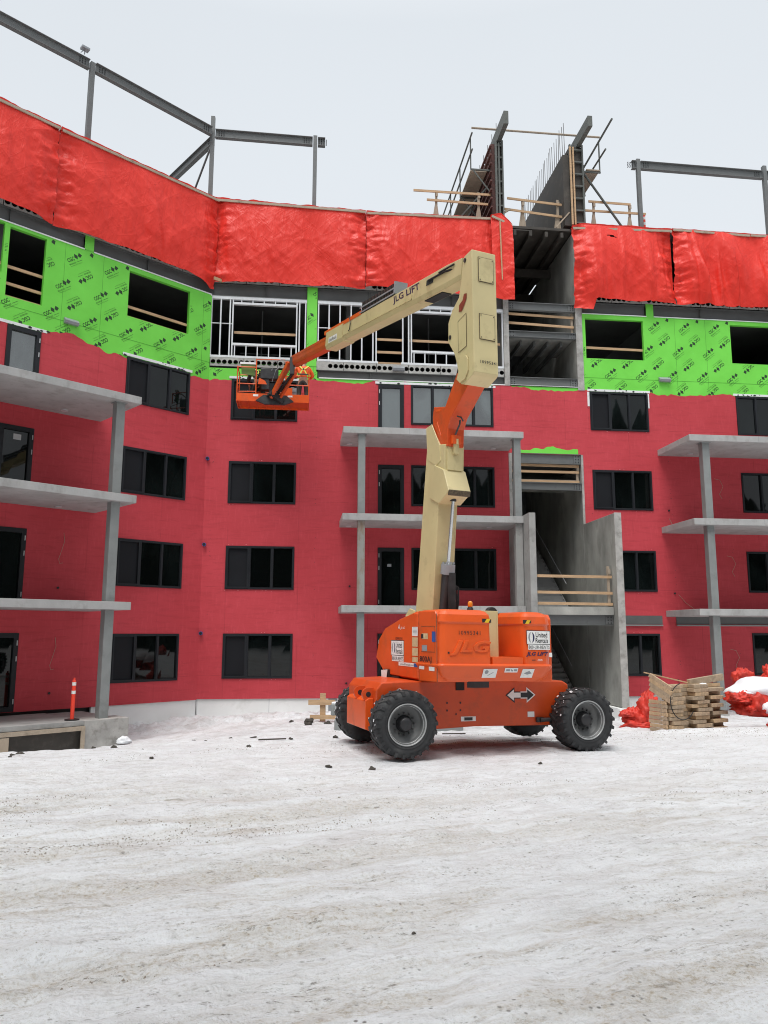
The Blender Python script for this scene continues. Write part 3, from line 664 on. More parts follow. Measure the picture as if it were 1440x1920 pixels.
mb.box((14.0, -.04, 2.24), (16.42, -.012, 2.54)); mb.box((16.95, -.04, 2.24), (23.5, -.012, 2.54)); mb.build('spandrel_beam', 'steeld', BL)
mb = MB(CE); mb.box((14.0, -.08, 2.17), (16.42, -.012, 2.22)); mb.box((16.95, -.08, 2.17), (23.5, -.012, 2.22)); mb.build('steel_ledge', 'col', BL)
# metal studs in the open bays
mb = MB(CE)
def stud(s, z0=11.72, z1=13.9, w=.045): mb.box((s - w / 2, .03, z0), (s + w / 2, .13, z1))
mb.box((-.02, .02, 11.65), (3.42, .14, 11.73)); mb.box((-.02, .02, 13.86), (3.42, .14, 13.98)); mb.box((3.82, .02, 11.65), (6.05, .14, 11.73)); mb.box((6.9, .02, 11.65), (10.78, .14, 11.73)); mb.box((3.82, .02, 13.86), (10.78, .14, 13.98))
for s in (.0, .33, .66, .76, 3.06, 3.16, 3.38, 3.85, 4.24, 4.64, 5.05, 5.45, 5.86, 5.98, 6.97, 7.19, 7.29, 10.35, 10.45, 10.75): stud(s)
for a, b in ((.78, 3.04), (7.31, 10.33)):
    mb.box((a, .02, 12.13), (b, .14, 12.21)); mb.box((a, .02, 13.68), (b, .14, 13.76)); k = a + .06
    while k < b: mb.box((k, .035, 11.73), (k + .035, .12, 12.13)); mb.box((k + .2, .035, 13.76), (k + .235, .12, 13.86)); k += .405
mb.box((.02, .05, 12.93), (.76, .10, 12.955)); mb.box((3.86, .05, 12.93), (5.98, .10, 12.955))
mb.build('metal_stud_frame', 'stud', BL)
mb = MB(CE)      # pipes and shoring inside the open floor
for s in (1.7, 8.3): mb.tube([(s, 2.2, 11.6), (s, 2.2, 14.4)], .03, 6)
mb.tube([(.9, 2.0, 12.55), (5.0, 2.0, 12.5)], .02, 6); mb.tube([(2.0, 3.0, 12.1), (7.0, 3.0, 12.05)], .02, 6)
mb.build('interior_pipes', 'steel', BL)
# ---------------------------------------------------------------- stair shaft
sh = MB(CE)
sh.box((13.6, .0, -.9), (13.82, 7, 17.25)); sh.build('stair_wall', 'concd', BL)
MB(CE).box((10.79, .0, -.9), (10.97, 7, 17.25)).build('stair_wall', 'concd', BL)
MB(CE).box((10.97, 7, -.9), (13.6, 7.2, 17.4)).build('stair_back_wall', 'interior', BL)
for a_, b_ in (((10.78, -.03, 10.98), (10.98, -.002, 14.6)), ((13.59, -.03, 10.9), (13.84, -.002, 17.3)), ((10.86, -.03, 5.7), (10.975, -.002, 8.42)), ((13.6, -.03, 5.83), (13.68, -.002, 8.42))): MB(CE).box(a_, b_).build('stair_wall_edge', 'concl', BL)
MB(CE).box((13.6, -2.78, -.42), (13.82, -.035, 5.83)).build('stair_fin', 'concd', BL, bevel=.01)
MB(CE).box((13.59, -2.80, -.43), (13.83, -2.782, 5.84)).build('stair_fin_edge', 'concl', BL)
MB(CE).box((10.80, -2.5, -.9), (11.02, -.035, 5.83)).build('stair_fin', 'conc', BL, bevel=.01)
MB(CE).box((13.45, -2.9, -1.4), (13.95, -.2, -.44)).build('stair_footing', 'insul', BL)
def beam_part(s0, s1, y, z, h, mat='steel'):
    mb = MB(CE); ibeam(mb, (s0, y, z), (s1, y, z), h, .16)
    o = mb.build('landing_beam', mat, BL); bt = MB(CE)
    for e, sg in ((s0, 1), (s1, -1)):
        bt.box((e + (0 if sg > 0 else -.26), y - .03, z - h / 2 + .03), (e + (.26 if sg > 0 else 0), y - .008, z + h / 2 - .03), 1)
        for i in range(2):
            for j in range(3):
                if h < .25 and j == 1: continue
                c = (e + sg * (.08 + i * .1), z + (j - 1) * h * .27); bt.box((c[0] - .016, y - .045, c[1] - .016), (c[0] + .016, y - .03, c[1] + .016))
    bt.build('bolt_plate', ['decalb', mat], o)
for y, z, h in ((.05, 14.14, .30), (.05, 13.03, .24), (.05, 11.17, .34), (.05, 8.25, .38), (.05, 7.22, .28), (-2.35, 2.33, .33)): beam_part(10.98 if z > 3 else 11.03, 13.59, y, z, h)
for z, y0, y1 in ((2.5, -2.48, 1.5), (7.36, .2, 2.0), (12.98, .2, 2.2), (11.3, 1.5, 4), (8.45, .2, 7)): MB(CE).box((11.03, y0, z), (13.58, y1, z + (.26 if z < 3 else .15))).build('stair_landing', 'concd', BL)
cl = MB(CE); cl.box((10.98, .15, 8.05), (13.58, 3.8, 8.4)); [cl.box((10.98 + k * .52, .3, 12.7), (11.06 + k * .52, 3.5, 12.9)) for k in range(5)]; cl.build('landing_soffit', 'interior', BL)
fm = MB(CE); fm.box((10.98, .0, 17.22), (12.0, 4.5, 17.26), 0); fm.box((10.98, .0, 17.30), (13.58, 7, 17.4)); fm.build('roof_formwork', 'ply', BL)
fm = MB(CE)
for k in range(4): fm.box((11.25 + .62 * k, -.05, 17.0), (11.36 + .62 * k, 6.5, 17.2))
for yy in (2.6, 5.0): fm.box((10.98, yy, 16.62), (13.58, yy + .12, 16.98))
fm.build('formwork_joist', 'ply', BL)
def flight(s0, s1, y0, z0, y1, z1, n):
    mb = MB(CE)
    for k in range(n):
        a = y0 + (y1 - y0) * k / n; b = z0 + (z1 - z0) * (k + 1) / n
        mb.box((s0, a, b - .05), (s1, a + (y1 - y0) / n + .02, b)); mb.box((s0 + .002, a, b - (z1 - z0) / n), (s1 - .002, a + .02, b - .05))
    for s in (s0 - .04, s1): mb.prism([(y0, z0 - .15), (y1, z1 - .15), (y1, z1 + .12), (y0, z0 + .12)], 0, s, s + .04)
    o = mb.build('stair_flight', 'slab', BL); h = MB(CE)
    for s in (s0 - .06, s1 - .03):
        h.tube([(s, y0, z0 + 1.0), (s, y1, z1 + 1.0)], .02, 6)
    for k in range(n * 2): t = k / (n * 2); h.bar((s0 - .06, y0 + (y1 - y0) * t, z0 + .1 + (z1 - z0) * t), (s0 - .06, y0 + (y1 - y0) * t, z0 + 1.0 + (z1 - z0) * t), .012, .012)
    h.build('stair_handrail', 'hinge', o)
flight(12.15, 13.45, 1.5, 2.76, 5.6, 5.7, 16); flight(12.15, 13.45, 1.2, -.3, 5.4, 2.5, 16)
mb = MB(CE)
for k in range(22): mb.bar((11.1 + k * .05, 1.45, 2.8), (11.1 + k * .05, 1.45, 3.75), .012, .012)
mb.tube([(11.05, 1.45, 3.78), (12.15, 1.45, 3.78)], .02, 6); mb.build('landing_railing', 'col', BL)
# ---------------------------------------------------------------- balconies
def balcony(pl, s0, s1, z, d, y0=-.015, t=.22):
    mb = MB(pl); mb.box((s0, -d, z), (s1, y0, z + t)); o = mb.build('balcony_slab', 'slab', BL, bevel=.008)
    k = MB(pl); a = s0 + (s1 - s0) * .36; k.box((a, -d - .004, z + .01), (a + .008, -d, z + t)); k.build('form_joint', 'grey', o); return o
for z in (2.56, 5.56, 8.49): balcony(CE, 4.70, 10.86 if z > 8 else 10.79, z, 1.95)
for z in (2.50, 5.55, 8.47): balcony(CE, 16.58, 23.6, z, 2.4)
for z in (2.52, 5.55, 8.47): balcony(LW, -13.5, -3.86, z, 2.68)
def column(pl, s, y, zs, w=.24, mats=None):
    for k in range(len(zs)):
        a, b = zs[k]; mb = MB(pl); mb.box((s - w / 2, y - w / 2, a), (s + w / 2, y + w / 2, b))
        mb.box((s - w / 2 - .05, y - w / 2 - .04, b - .02), (s + w / 2 + .05, y + w / 2 + .04, b)) if k == len(zs) - 1 else None
        mb.build('balcony_column', (mats or ['col'] * 4)[k], BL, bevel=.008)
Z1 = [(-.8, 2.558), (2.782, 5.558), (5.782, 8.488)]
column(CE, 5.33, -1.72, Z1, .24, ['col', 'colr', 'col']); column(CE, 10.66, -1.72, Z1, .24, ['conc', 'conc', 'col'])
column(CE, 17.25, -2.1, [(-.8, 2.498), (2.722, 5.548), (5.772, 8.468)], .26)
column(LW, -4.38, -2.35, [(-.41, 2.518), (2.742, 5.548), (5.772, 8.468)], .26)
MB(CE).box((17.05, -2.3, -1.4), (17.45, -1.9, -.62)).build('column_footing', 'concl', BL, bevel=.01)
for pl, s, y, z in ((CE, 5.0, -.45, 8.49), (CE, 10.2, -.35, 8.49), (CE, 5.0, -.45, 5.56), (CE, 9.9, -.8, 5.56), (LW, -5.2, -.5, 8.47), (LW, -5.2, -.5, 5.55), (CE, 17.6, -.5, 8.47)):
    MB(pl).tube([(s, y, z - .03), (s, y, z - .002)], .10, 14).build('soffit_light', 'hinge', BL)
# ground-floor terrace at the left
tr = MB(LW); tr.box((-13.5, -2.70, -.52), (-5.0, -.02, -.40)); tr.box((-5.0, -2.35, -.52), (-3.9, -.02, -.42)); tr.build('terrace_slab', 'conc', BL)
MB(LW).box((-5.0, -2.72, -1.35), (-3.76, -1.95, -.40)).build('terrace_end_block', 'concl', BL, bevel=.012)
tr = MB(LW); tr.box((-6.9, -2.60, -1.3), (-5.02, -2.56, -.55)); tr.build('terrace_recess_shade', 'ply', BL)  # dark sheet stands in for the shade in the recess under the terrace
tr = MB(LW); tr.box((-13.5, -2.76, -1.3), (-6.9, -2.72, -.66)); tr.box((-13.5, -2.76, -.64), (-5.0, -2.72, -.53)); tr.box((-5.1, -2.78, -1.25), (-5.0, -2.73, -.55)); tr.build('terrace_form_board', 'woodw', BL)
# vents, wall lights, loose wires
for z in (1.87, 4.88, 7.90):
    mb = MB(CE); mb.tube([(.07, -.13, z), (.07, .0, z)], .062, 14); o = mb.build('wall_vent', 'blue', BL)
    MB(CE).tube([(.07, -.134, z), (.07, -.131, z)], .048, 14).build('vent_mouth', 'void', o)
for pl, s, z in ((LW, -5.0, 11.45), (CE, 17.0, 11.45), (CE, 6.8, 11.47)):
    mb = MB(pl); mb.prism([(-.16, z - .02), (-.12, z - .10), (-.003, z - .10), (-.003, z + .09), (-.04, z + .09)], 0, s - .22, s + .22)
    mb.build('wall_light', 'grey', BL, bevel=.006)
def wire(pl, pts, name='loose_wire', mat='woodw', r=.006): MB(pl).tube(pts, r, 5).build(name, mat, BL)
for s, z in ((-4.85, 4.3), (-4.9, 1.2)): wire(LW, [(s + .07, -.02, z + .55), (s + .1, -.05, z + .3), (s + .02, -.06, z), (s - .05, -.06, z - .25), (s - .02, -.07, z - .38), (s + .08, -.06, z - .36)])
for s, z in ((19.0, 7.3), (19.3, 4.4), (19.2, 1.0)): wire(CE, [(s - .25, -.02, z + .35), (s - .05, -.05, z + .3), (s + .06, -.06, z + .05), (s - .1, -.06, z - .25), (s + .0, -.05, z - .42)])
wire(CE, [(17.1, -.02, 3.3), (17.35, -.05, 3.0), (17.7, -.06, 2.75)]); wire(CE, [(16.9, -.02, 6.1), (17.0, -.05, 5.85)])
for pl, s, z in ((CE, 16.9, .25), (CE, 16.95, 3.35), (CE, 16.9, 6.4), (LW, -4.9, .15), (LW, -4.85, 3.2), (CE, 5.0, .2), (CE, 5.08, 3.5)):
    MB(pl).tube([(s, -.05, z), (s, .0, z)], .035, 8).build('box_hole', 'decalb', BL)
put = MB(LW); put.box((-6.42, .018, 7.45), (-6.2, .022, 7.62)); put.build('paper_notice', 'hinge', BL)
put = MB(CE); put.box((6.4, .018, 4.2), (6.55, .022, 4.3)); put.build('paper_notice', 'grey', BL)
rs = random.Random(77)       # fastener heads and dribbles on the membrane
fh = MB(CE)
for k in range(90):
    s = rs.choice((3.85, 5.6, .25, 13.95, 17.0, 19.3)) + rs.uniform(-.02, .02); z = rs.uniform(0, 10.4)
    fh.box((s, -.018, z), (s + .018, -.0145, z + .018))
for h in cA + cR + cW[:3]:
    for e in range(9):
        s = rs.uniform(h[0] - .06, h[1] + .06); z = rs.choice((h[2] - .05, h[3] + .035)) + rs.uniform(-.015, .015); w = rs.uniform(.012, .05)
        fh.box((s, -.020, z), (s + w, -.0145, z + .012), 1)
fh.build('membrane_daubs', ['decalb', P('pink_filler', (.80, .30, .32), .7)], BL)
# roof steel frame
def roofpart(name, pl, f, mat='steel'):
    mb = MB(pl); f(mb); return mb.build(name, mat, BL)
def rcol(pl, s, z1): 
    roofpart('roof_column', pl, lambda m: m.box((s - .075, .215, 17.5), (s + .075, .365, z1)), 'steel')
def rbeam(pl, p, q, h=.34):
    o = roofpart('roof_beam', pl, lambda m: ibeam(m, p, q, h, .17, .02), 'steel'); bt = MB(pl); P0, Q0 = Vector(p), Vector(q); d = (Q0 - P0).normalized(); x = d.cross(Vector((0, 0, 1)))
    for e, sg in ((P0, 1), (Q0, -1)):
        for i in range(3):
            for j in range(4):
                c = e + d * sg * (.14 + .09 * i) + Vector((0, 0, (j - 1.5) * .065)); 
                for sd_ in (.018, -.018): bt.tube([tuple(c + x * sd_), tuple(c + x * sd_ * 1.6)], .02, 5)
    bt.build('bolts', 'decalb', o)
rcol(LW, -4.75, 20.75); rcol(LW, -9.4, 20.75); rcol(CE, -.25, 21.25); rcol(CE, 3.62, 20.75); rcol(CE, 16.55, 20.75); rcol(CE, 21.95, 20.85)
rbeam(LW, (-12.5, .29, 20.62), (-4.86, .29, 20.62)); rbeam(LW, (-4.64, .29, 20.62), (-.12, .29, 20.55))
rbeam(CE, (-.15, .29, 20.56), (3.52, .29, 20.52)); rbeam(CE, (3.72, .29, 20.52), (4.0, .29, 20.52)); rbeam(CE, (16.28, .29, 20.5), (16.45, .29, 20.5)); rbeam(CE, (16.65, .29, 20.5), (21.85, .29, 20.45))
rbeam(CE, (22.05, .29, 20.45), (25.5, -1.6, 20.45)); rbeam(CE, (-.25, .45, 20.4), (-4.3, 6.2, 20.4))
roofpart('roof_brace', CE, lambda m: m.bar((-.25, .3, 20.2), (-2.0, 3.2, 17.5), .06, .06))
for s in (.25, 3.0, 3.2, 4.6, 5.1, 5.4): roofpart('roof_stub', CE, lambda m: m.box((s - .05, .3, 17.5), (s + .05, .4, 17.72)))
# ------------------------------------------------------------------ tarpaulins
def tarp(label, pl, s0, s1, zt, zb, off=.2, fk=1.15, seed=1, pin0=.10, pin1=.10, group='red tarpaulins hung round the roof edge', flap=None, tear=None):
    nu = max(12, int((s1 - s0) / .055)); nv = 62
    u = np.linspace(0, 1, nu + 1); v = np.linspace(0, 1, nv + 1); U, V = np.meshgrid(u, v)
    Sx = s0 + (s1 - s0) * U; top = np.interp(Sx, *zt); bot = np.interp(Sx, *zb) + .10 * fbm(Sx * .9, Sx * 0, seed, 4, .6)
    Zz = bot + (top - bot) * V; L = s1 - s0
    e0 = (Sx - s0); e1 = (s1 - Sx)
    # long soft hanging folds, diagonal pulls from the fixings and fine crumple
    ridge = lambda a: 1 - np.abs(2 * a)
    hang = fbm(Sx * 1.0 + .18 * Zz, Zz * .16, seed + 3, 4, .5)
    diag = ridge(fbm(Sx * .9 + Zz * .75, Zz * .35 - Sx * .25, seed + 5, 4, .55)) ** 3
    diag2 = ridge(fbm(Sx * .95 - Zz * .8, Zz * .4 + Sx * .3, seed + 8, 4, .55)) ** 3
    fine = ridge(fbm(Sx * 3.2 + Zz * 1.1, Zz * 1.5, seed + 9, 5, .6)) ** 2
    free = np.sin(np.pi * np.clip(V, 0, 1)) * .75 + (1 - V) * .45 + .05
    d = off + free * (.24 * fk * hang + .05) + (fk - 1) * .10 * ridge(fbm(Sx * 1.5 + .12 * Zz, Zz * .12, seed + 21, 3, .5)) ** 2 * (.5 + free) + (.020 * diag + .016 * diag2) * (.3 + free) + .003 * fine
    for e, pin in ((e0, pin0), (e1, pin1)):      # gathers at the laced joints
        g = np.exp(-(e / .34) ** 2) * pin
        d = d - g * 1.3 + np.exp(-(e / .55) ** 2) * pin * .9 * fbm(Zz * 3.1, e * 1.2, seed + 13, 4, .6) * 2
    d = np.maximum(d, .05)
    mb = MB(pl); vs = [(float(Sx[j, i]), -float(d[j, i]), float(Zz[j, i])) for j in range(nv + 1) for i in range(nu + 1)]
    uv = [(float(Sx[j, i]), float(Zz[j, i])) for j in range(nv + 1) for i in range(nu + 1)]
    fs = []
    for j in range(nv):
        for i in range(nu):
            if tear and abs((Sx[j, i] - tear[0]) / .22) + abs((Zz[j, i] - tear[1] - (Sx[j, i] - tear[0]) * -.15) / .07) < 1: continue
            a = j * (nu + 1) + i; fs.append((a, a + 1, a + nu + 2, a + nu + 1))
    mb.add(vs, fs, 0, uv=None, smooth=True)
    mb.uv = [[uv[i] for i in f] for f in fs]
    base = pl(((s0 + s1) / 2, -off, float(zb[1][0]))); o = mb.build('tarpaulin', 'tarp', loc=tuple(base))
    tag(o, label, 'tarpaulin', group)
    if tear: MB(pl).add([(tear[0] - .16, -off - .03, tear[1] + .06), (tear[0] + .24, -off + .02, tear[1] - .16), (tear[0] + .30, -off - .02, tear[1] + .02), (tear[0] + .05, -off + .02, tear[1] + .10)], [(0, 1, 2, 3)]).build('torn_lining', 'decalw', o)
    bt = MB(pl); n = max(1, int(L / 3.0)); rr = random.Random(seed)
    for k in range(n):
        a = s0 + L * k / n + .03; b = s0 + L * (k + 1) / n - .01; za = np.interp(a, *zt); zb_ = np.interp(b, *zt)
        bt.bar((a, -off - .04, za - .03 + rr.uniform(-.03, .02)), (b, -off - .04, zb_ - .03 + rr.uniform(-.02, .03)), .04, .085)
    bt.build('top_batten', 'woodw', o)
    # the folded-over lap above the batten
    lp = MB(pl); m = int(L / .1); vs = []; 
    for k in range(m + 1):
        s = s0 + L * k / m; z = float(np.interp(s, *zt)); w = .05 + .05 * abs(float(fbm(np.array([s * 2.]), np.array([1.]), seed + 4)[0])) * 2
        vs += [(s, -off + .0, z - .02), (s, -off - .02, z + w), (s, -off + .25, z + .02)]
    lp.add(vs, [(3 * k, 3 * k + 3, 3 * k + 4, 3 * k + 1) for k in range(m)] + [(3 * k + 1, 3 * k + 4, 3 * k + 5, 3 * k + 2) for k in range(m)])
    lp.build('top_lap', 'tarp', o)
    return o
tarp('leftmost red tarpaulin on the angled wing, cut by the photo edge', LW, -11, -5.80, ([-11, -5.8], [17.66, 17.56]), ([-11, -7, -5.8], [14.45, 14.45, 14.35]), seed=3)
tarp('wrinkled red tarpaulin on the angled wing beneath the sloping roof beam', LW, -5.78, .01, ([-5.78, .01], [17.56, 17.60]), ([-5.8, -3.4, -1, -.14], [14.40, 14.40, 14.42, 14.22]), seed=7)
tarp('red tarpaulin above the white metal studs, under the right hand steel post', CE, -.03, 5.55, ([0, 5.55], [17.60, 17.46]), ([0, 5.55], [14.46, 14.46]), seed=12)
tarp('red tarpaulin behind the top of the cream boom', CE, 5.57, 10.35, ([5.55, 10.35], [17.44, 17.50]), ([5.55, 8, 10.35], [14.46, 14.42, 14.30]), seed=17, fk=1.35, pin1=.03)
tarp('narrow red tarpaulin flap wrapped round the left edge of the stair shaft', CE, 10.30, 11.12, ([10.3, 10.7, 11.12], [17.55, 17.62, 17.20]), ([10.3, 10.75, 11.12], [14.28, 14.20, 14.22]), seed=23, off=.30, pin0=.02, pin1=-.04)
tarp('torn red tarpaulin to the right of the stair shaft', CE, 13.52, 17.55, ([13.5, 13.9, 17.55], [17.35, 17.5, 17.48]), ([13.5, 14.2, 14.3, 15, 17.55], [14.10, 13.98, 14.40, 14.45, 14.42]), seed=31, fk=2.1, tear=(15.0, 16.98))
tarp('crumpled red tarpaulin at the right edge of the photo', CE, 17.57, 24, ([17.5, 24], [17.52, 17.46]), ([17.5, 24], [14.42, 14.40]), seed=37, fk=2.4)
o = MB(CE).bar((10.62, -.42, 17.3), (10.66, -.42, 14.95), .06, .04).build('vertical_batten', 'wood', loc=tuple(CE((10.64, -.42, 14.95)))); tag(o, 'upright pale batten nailed over the red tarpaulin flap', 'batten')
for pl, a, b, z, y, lb in ((LW, -.12, .25, 14.44, -.25, 'short pale board at the laced corner of two tarpaulins'), (LW, -5.5, -4.2, 14.44, -.06, 'weathered board under the tarpaulin above the left green column'), (CE, 3.0, 3.95, 14.52, -.10, 'weathered board over the green column between the stud bays')):
    o = MB(pl).box((a, y - .05, z), (b, y, z + .11)).build('loose_board', 'wood' if a > -1 and a < 1 else 'woodw', loc=tuple(pl(((a + b) / 2, y, z)))); tag(o, lb, 'board')
# ------------------------------------------------------------------ timber guard rails
def rails(label, pl, posts, rls, mat='wood', kick=False, group=None, y=.0):
    t = empty('timber_guardrail', tuple(pl((rls[0][0], y, rls[-1][2] - .5))), label, 'guardrail', group)
    for (s, z0, z1) in posts:
        m = MB(pl); m.box((s - .045, y + .02, z0), (s + .045, y + .06, z1)); m.box((s - .03, y - .03, z1 - .25), (s + .06, y - .002, z1 - .1)); m.build('post', 'woodw', t)
        if kick:
            MB(pl).add([(s - .05, y + .03, z0 + .75), (s + .04, y + .03, z0 + .75), (s + .13, y + .03, z0), (s - .17, y + .03, z0)], [(0, 1, 2, 3)]).add([(s - .05, y + .07, z0 + .75), (s + .04, y + .07, z0 + .75), (s + .13, y + .07, z0), (s - .17, y + .07, z0)], [(0, 1, 2, 3)]).build('post_gusset', 'woodw', t)
    for (a, za, zb, b) in [(q[0], q[2], q[3], q[1]) for q in rls]:
        MB(pl).bar((a, y - .02, za), (b, y - .02, zb), .035, .09).build('rail', mat, t)
    return t
rails('roof guardrail left of the tall form panels', CE, [(8.34, 17.6, 18.9), (10.02, 17.6, 18.95)], [(7.44, 10.5, 18.84, 18.85), (7.96, 10.38, 18.48, 18.44)], kick=True, y=.4)
rails('crooked roof guardrail between the two form panels', CE, [(11.78, 17.6, 18.75), (13.2, 17.55, 18.85)], [(11.15, 13.62, 18.76, 18.60), (11.02, 13.43, 18.30, 18.10)], kick=True, y=.4)
rails('roof guardrail right of the tall form panels', CE, [(14.68, 17.6, 18.9), (16.17, 17.6, 18.9)], [(14.46, 16.2, 18.85, 18.83), (14.2, 16.82, 18.45, 18.46)], kick=True, y=.4)
G5 = 'lumber rails across open wall bays of the green storey'
rails('lumber rails across the tall narrow opening in the left green wall', LW, [], [(-6.97, -5.9, 12.67, 12.67), (-6.97, -5.9, 12.14, 12.14), (-6.97, -5.9, 11.73, 11.73)], y=.16, group=G5)
rails('lumber rails in the opening cut by the left photo edge', LW, [], [(-9, -7.12, 12.70, 12.70), (-9, -7.12, 12.40, 12.40)], y=.16, group=G5)
rails('single lumber rail across the wide opening in the left green wall', LW, [], [(-3.17, -.89, 12.60, 12.60), (-3.17, -.89, 12.24, 12.24)], y=.16, group=G5)
rails('lumber rail inside the framed window hole left of the green column', CE, [], [(.8, 3.05, 12.68, 12.68)], y=.25, group=G5)
rails('two lumber rails across the framed doorway in the stud wall', CE, [], [(5.98, 7.0, 12.62, 12.62), (5.98, 7.0, 12.13, 12.13), (5.98, 7.0, 11.70, 11.70)], y=.16, group=G5)
rails('lumber rail inside the framed window hole beside the cream upright', CE, [], [(7.2, 10.7, 12.66, 12.66)], y=.25, group=G5)
rails('lumber rail across the wide opening in the right green wall', CE, [], [(13.97, 16.27, 12.66, 12.64)], y=.16, group=G5)
G6 = 'lumber rails across the stair shaft'
rails('lumber rails high in the stair shaft between two grey beams', CE, [(13.5, 13.1, 14.0)], [(10.98, 13.55, 13.86, 13.80), (10.98, 13.55, 13.50, 13.42)], y=.12, group=G6)
rails('lumber rails in the stair shaft just under the green patch', CE, [(13.5, 7.3, 8.1)], [(10.98, 13.55, 8.02, 8.0), (10.98, 13.55, 7.78, 7.78), (10.98, 13.55, 7.42, 7.42)], y=.12, group=G6)
rails('lumber rails across the second floor stair landing between concrete fins', CE, [(13.48, 2.78, 4.1)], [(11.03, 13.58, 3.76, 3.74), (11.03, 13.58, 3.23, 3.21), (11.03, 13.58, 2.87, 2.85)], y=-2.4, group=G6)
# ------------------------------------------------------------------ wall forms on the roof
def form_panel(label, s0, s1, y1, top, ribs_left, over):
    t = empty('wall_form', tuple(CE(((s0 + s1) / 2, 0, 17.5))), label, 'formwork', 'concrete wall forms standing on the roof')
    MB(CE).box((s0 + .03, .15, 17.55), (s1 - .03, y1, top)).build('form_face', 'ply', t)
    e = MB(CE)
    for a in (s0, s1 - .06): e.box((a, .04, 17.5), (a + .06, .14, top + .05))
    for k in range(7): e.box((s0 + .06, .05, 17.7 + k * (top - 17.9) / 6), (s1 - .06, .13, 17.76 + k * (top - 17.9) / 6))
    e.build('form_edge', 'formgrey', t)
    r = MB(CE)
    for k in range(13):
        y = .25 + k * (y1 - .4) / 12
        if ribs_left: r.box((s0 - .12, y, 17.55), (s0 + .028, y + .05, top))
    for k in range(9):
        z = 17.8 + k * (top - 18.0) / 8
        if ribs_left: r.box((s0 - .20, .1, z), (s0 - .12, y1, z + .06))
        else: r.box((s0 + .015, .2, z), (s0 + .028, y1, z + .03))
    if not ribs_left:
        for k in range(16): r.bar((s0 + .018, .2 + k * .36, 17.6), (s0 + .018, .2 + k * .36 + .9, top), .02, .02)
    r.build('form_rib', 'formred' if ribs_left else 'formgrey', t)
    MB(CE).box((s1 - .24, -over, top + .02), (s1 - .06, 1.6, top + (.55 if ribs_left else .45))).build('top_form_strip', 'formgrey', t)
    w = MB(CE); w.box((s0 - .02, -.02, 17.6), (s0 + .05, .03, top - .1)); w.box((s0 + .1, -.02, 17.6), (s0 + .16, .03, top - .1)); w.build('upright_waler', 'wood' if not ribs_left else 'formgrey', t)
    return t
fa = form_panel('left tall dark wall form with reddish ribs', 10.62, 10.94, 6.0, 20.95, True, 1.0)
fb = form_panel('right tall dark wall form with pale edge timbers', 13.62, 14.18, 5.2, 21.0, False, 1.15)
MB(CE).box((9.75, .6, 19.95), (10.40, 6.5, 20.0)).build('walkway_deck', 'woodw', fa)
b = MB(CE)
for y in (.4, 2.4, 4.4, 6.2):
    b.bar((9.72, y, 19.9), (10.62, y, 19.9), .05, .06); b.bar((9.72, y, 19.9), (9.72, y, 21.3), .045, .045); b.bar((9.80, y, 19.9), (10.62, y, 18.8), .04, .04)
for z in (20.5, 21.2): b.tube([(9.70, .0, z), (9.70, 7.0, z)], .035, 6)
b.bar((9.2, 2.0, 17.5), (10.6, 2.0, 20.0), .06, .06); b.bar((8.9, .8, 17.5), (10.6, .8, 19.6), .06, .06); b.build('walkway_bracket', 'formgrey', fa)
MB(CE).box((14.40, .3, 20.15), (14.95, 4.5, 20.2)).build('walkway_deck', 'woodw', fb)
b = MB(CE)
for y in (.35, 2.0, 4.0): b.bar((14.18, y, 20.1), (15.0, y, 20.1), .05, .05); b.bar((14.97, y, 20.1), (14.97, y, 21.5), .045, .045)
b.tube([(14.97, -1.0, 21.5), (14.97, 4, 21.3)], .045, 6); b.tube([(14.97, -.3, 20.7), (14.97, 4, 20.7)], .04, 6)
b.tube([(14.2, .3, 20.1), (15.9, .3, 17.6)], .045, 6); b.build('walkway_bracket', 'formgrey', fb)
b = MB(CE)
b.tube([(9.75, .3, 21.62), (15.0, .3, 21.62)], .04, 6); o = b.build('bracing_pipe', 'woodw', loc=tuple(CE((12.4, .3, 21.6)))); tag(o, 'long thin pipe spanning the tops of the two wall forms', 'pipe')
b = MB(CE); r = random.Random(4)
for k in range(26): y = .1 + k * .24; b.tube([(13.45, y, 20.6), (13.45 + r.uniform(-.03, .03), y, 22.05 - k * .012 + r.uniform(-.08, .05))], .012, 4)
b.box((13.35, .1, 17.6), (13.6, 5.8, 20.6), 1); b.build('rebar_row', ['rebar', 'ply'], fb)
b = MB(CE)
for k in range(7): y = .3 + k * .7; b.tube([(10.75, y, 20.9), (10.75, y, 21.9)], .012, 4)
b.build('rebar_row', 'rebar', fa)
# ------------------------------------------------------------------ small roof things
t = empty('floodlight', tuple(LW((-5.1, .29, 20.84))), 'small work floodlight clamped on the sloping roof beam', 'floodlight')
MB(LW).box((-5.22, .04, 20.96), (-4.96, .24, 21.03)).build('lamp_head', 'grey', t); b = MB(LW); b.bar((-5.08, .2, 20.83), (-5.08, .14, 21.0), .03, .03); b.bar((-5.2, .2, 20.83), (-5.08, .14, 21.0), .02, .02); b.build('lamp_bracket', 'grey', t)
t = empty('delineator_post', tuple(CE((16.84, .6, 17.5))), 'small red and white marker post on the roof by the right guardrail', 'marker post')
MB(CE).tube([(16.84, .6, 17.5), (16.84, .6, 18.55)], .055, 10).build('post', 'postred', t)
b = MB(CE); [b.tube([(16.84, .6, z), (16.84, .6, z + .12)], .057, 10) for z in (18.1, 18.33)]; b.build('reflective_band', 'decalw', t)
o = MB(CE).bar((10.3, .3, 17.6), (11.2, .2, 18.2), .07, .07).bar((13.0, .1, 17.5), (13.55, .1, 18.15), .05, .05).build('loose_timber', 'woodw', fa)
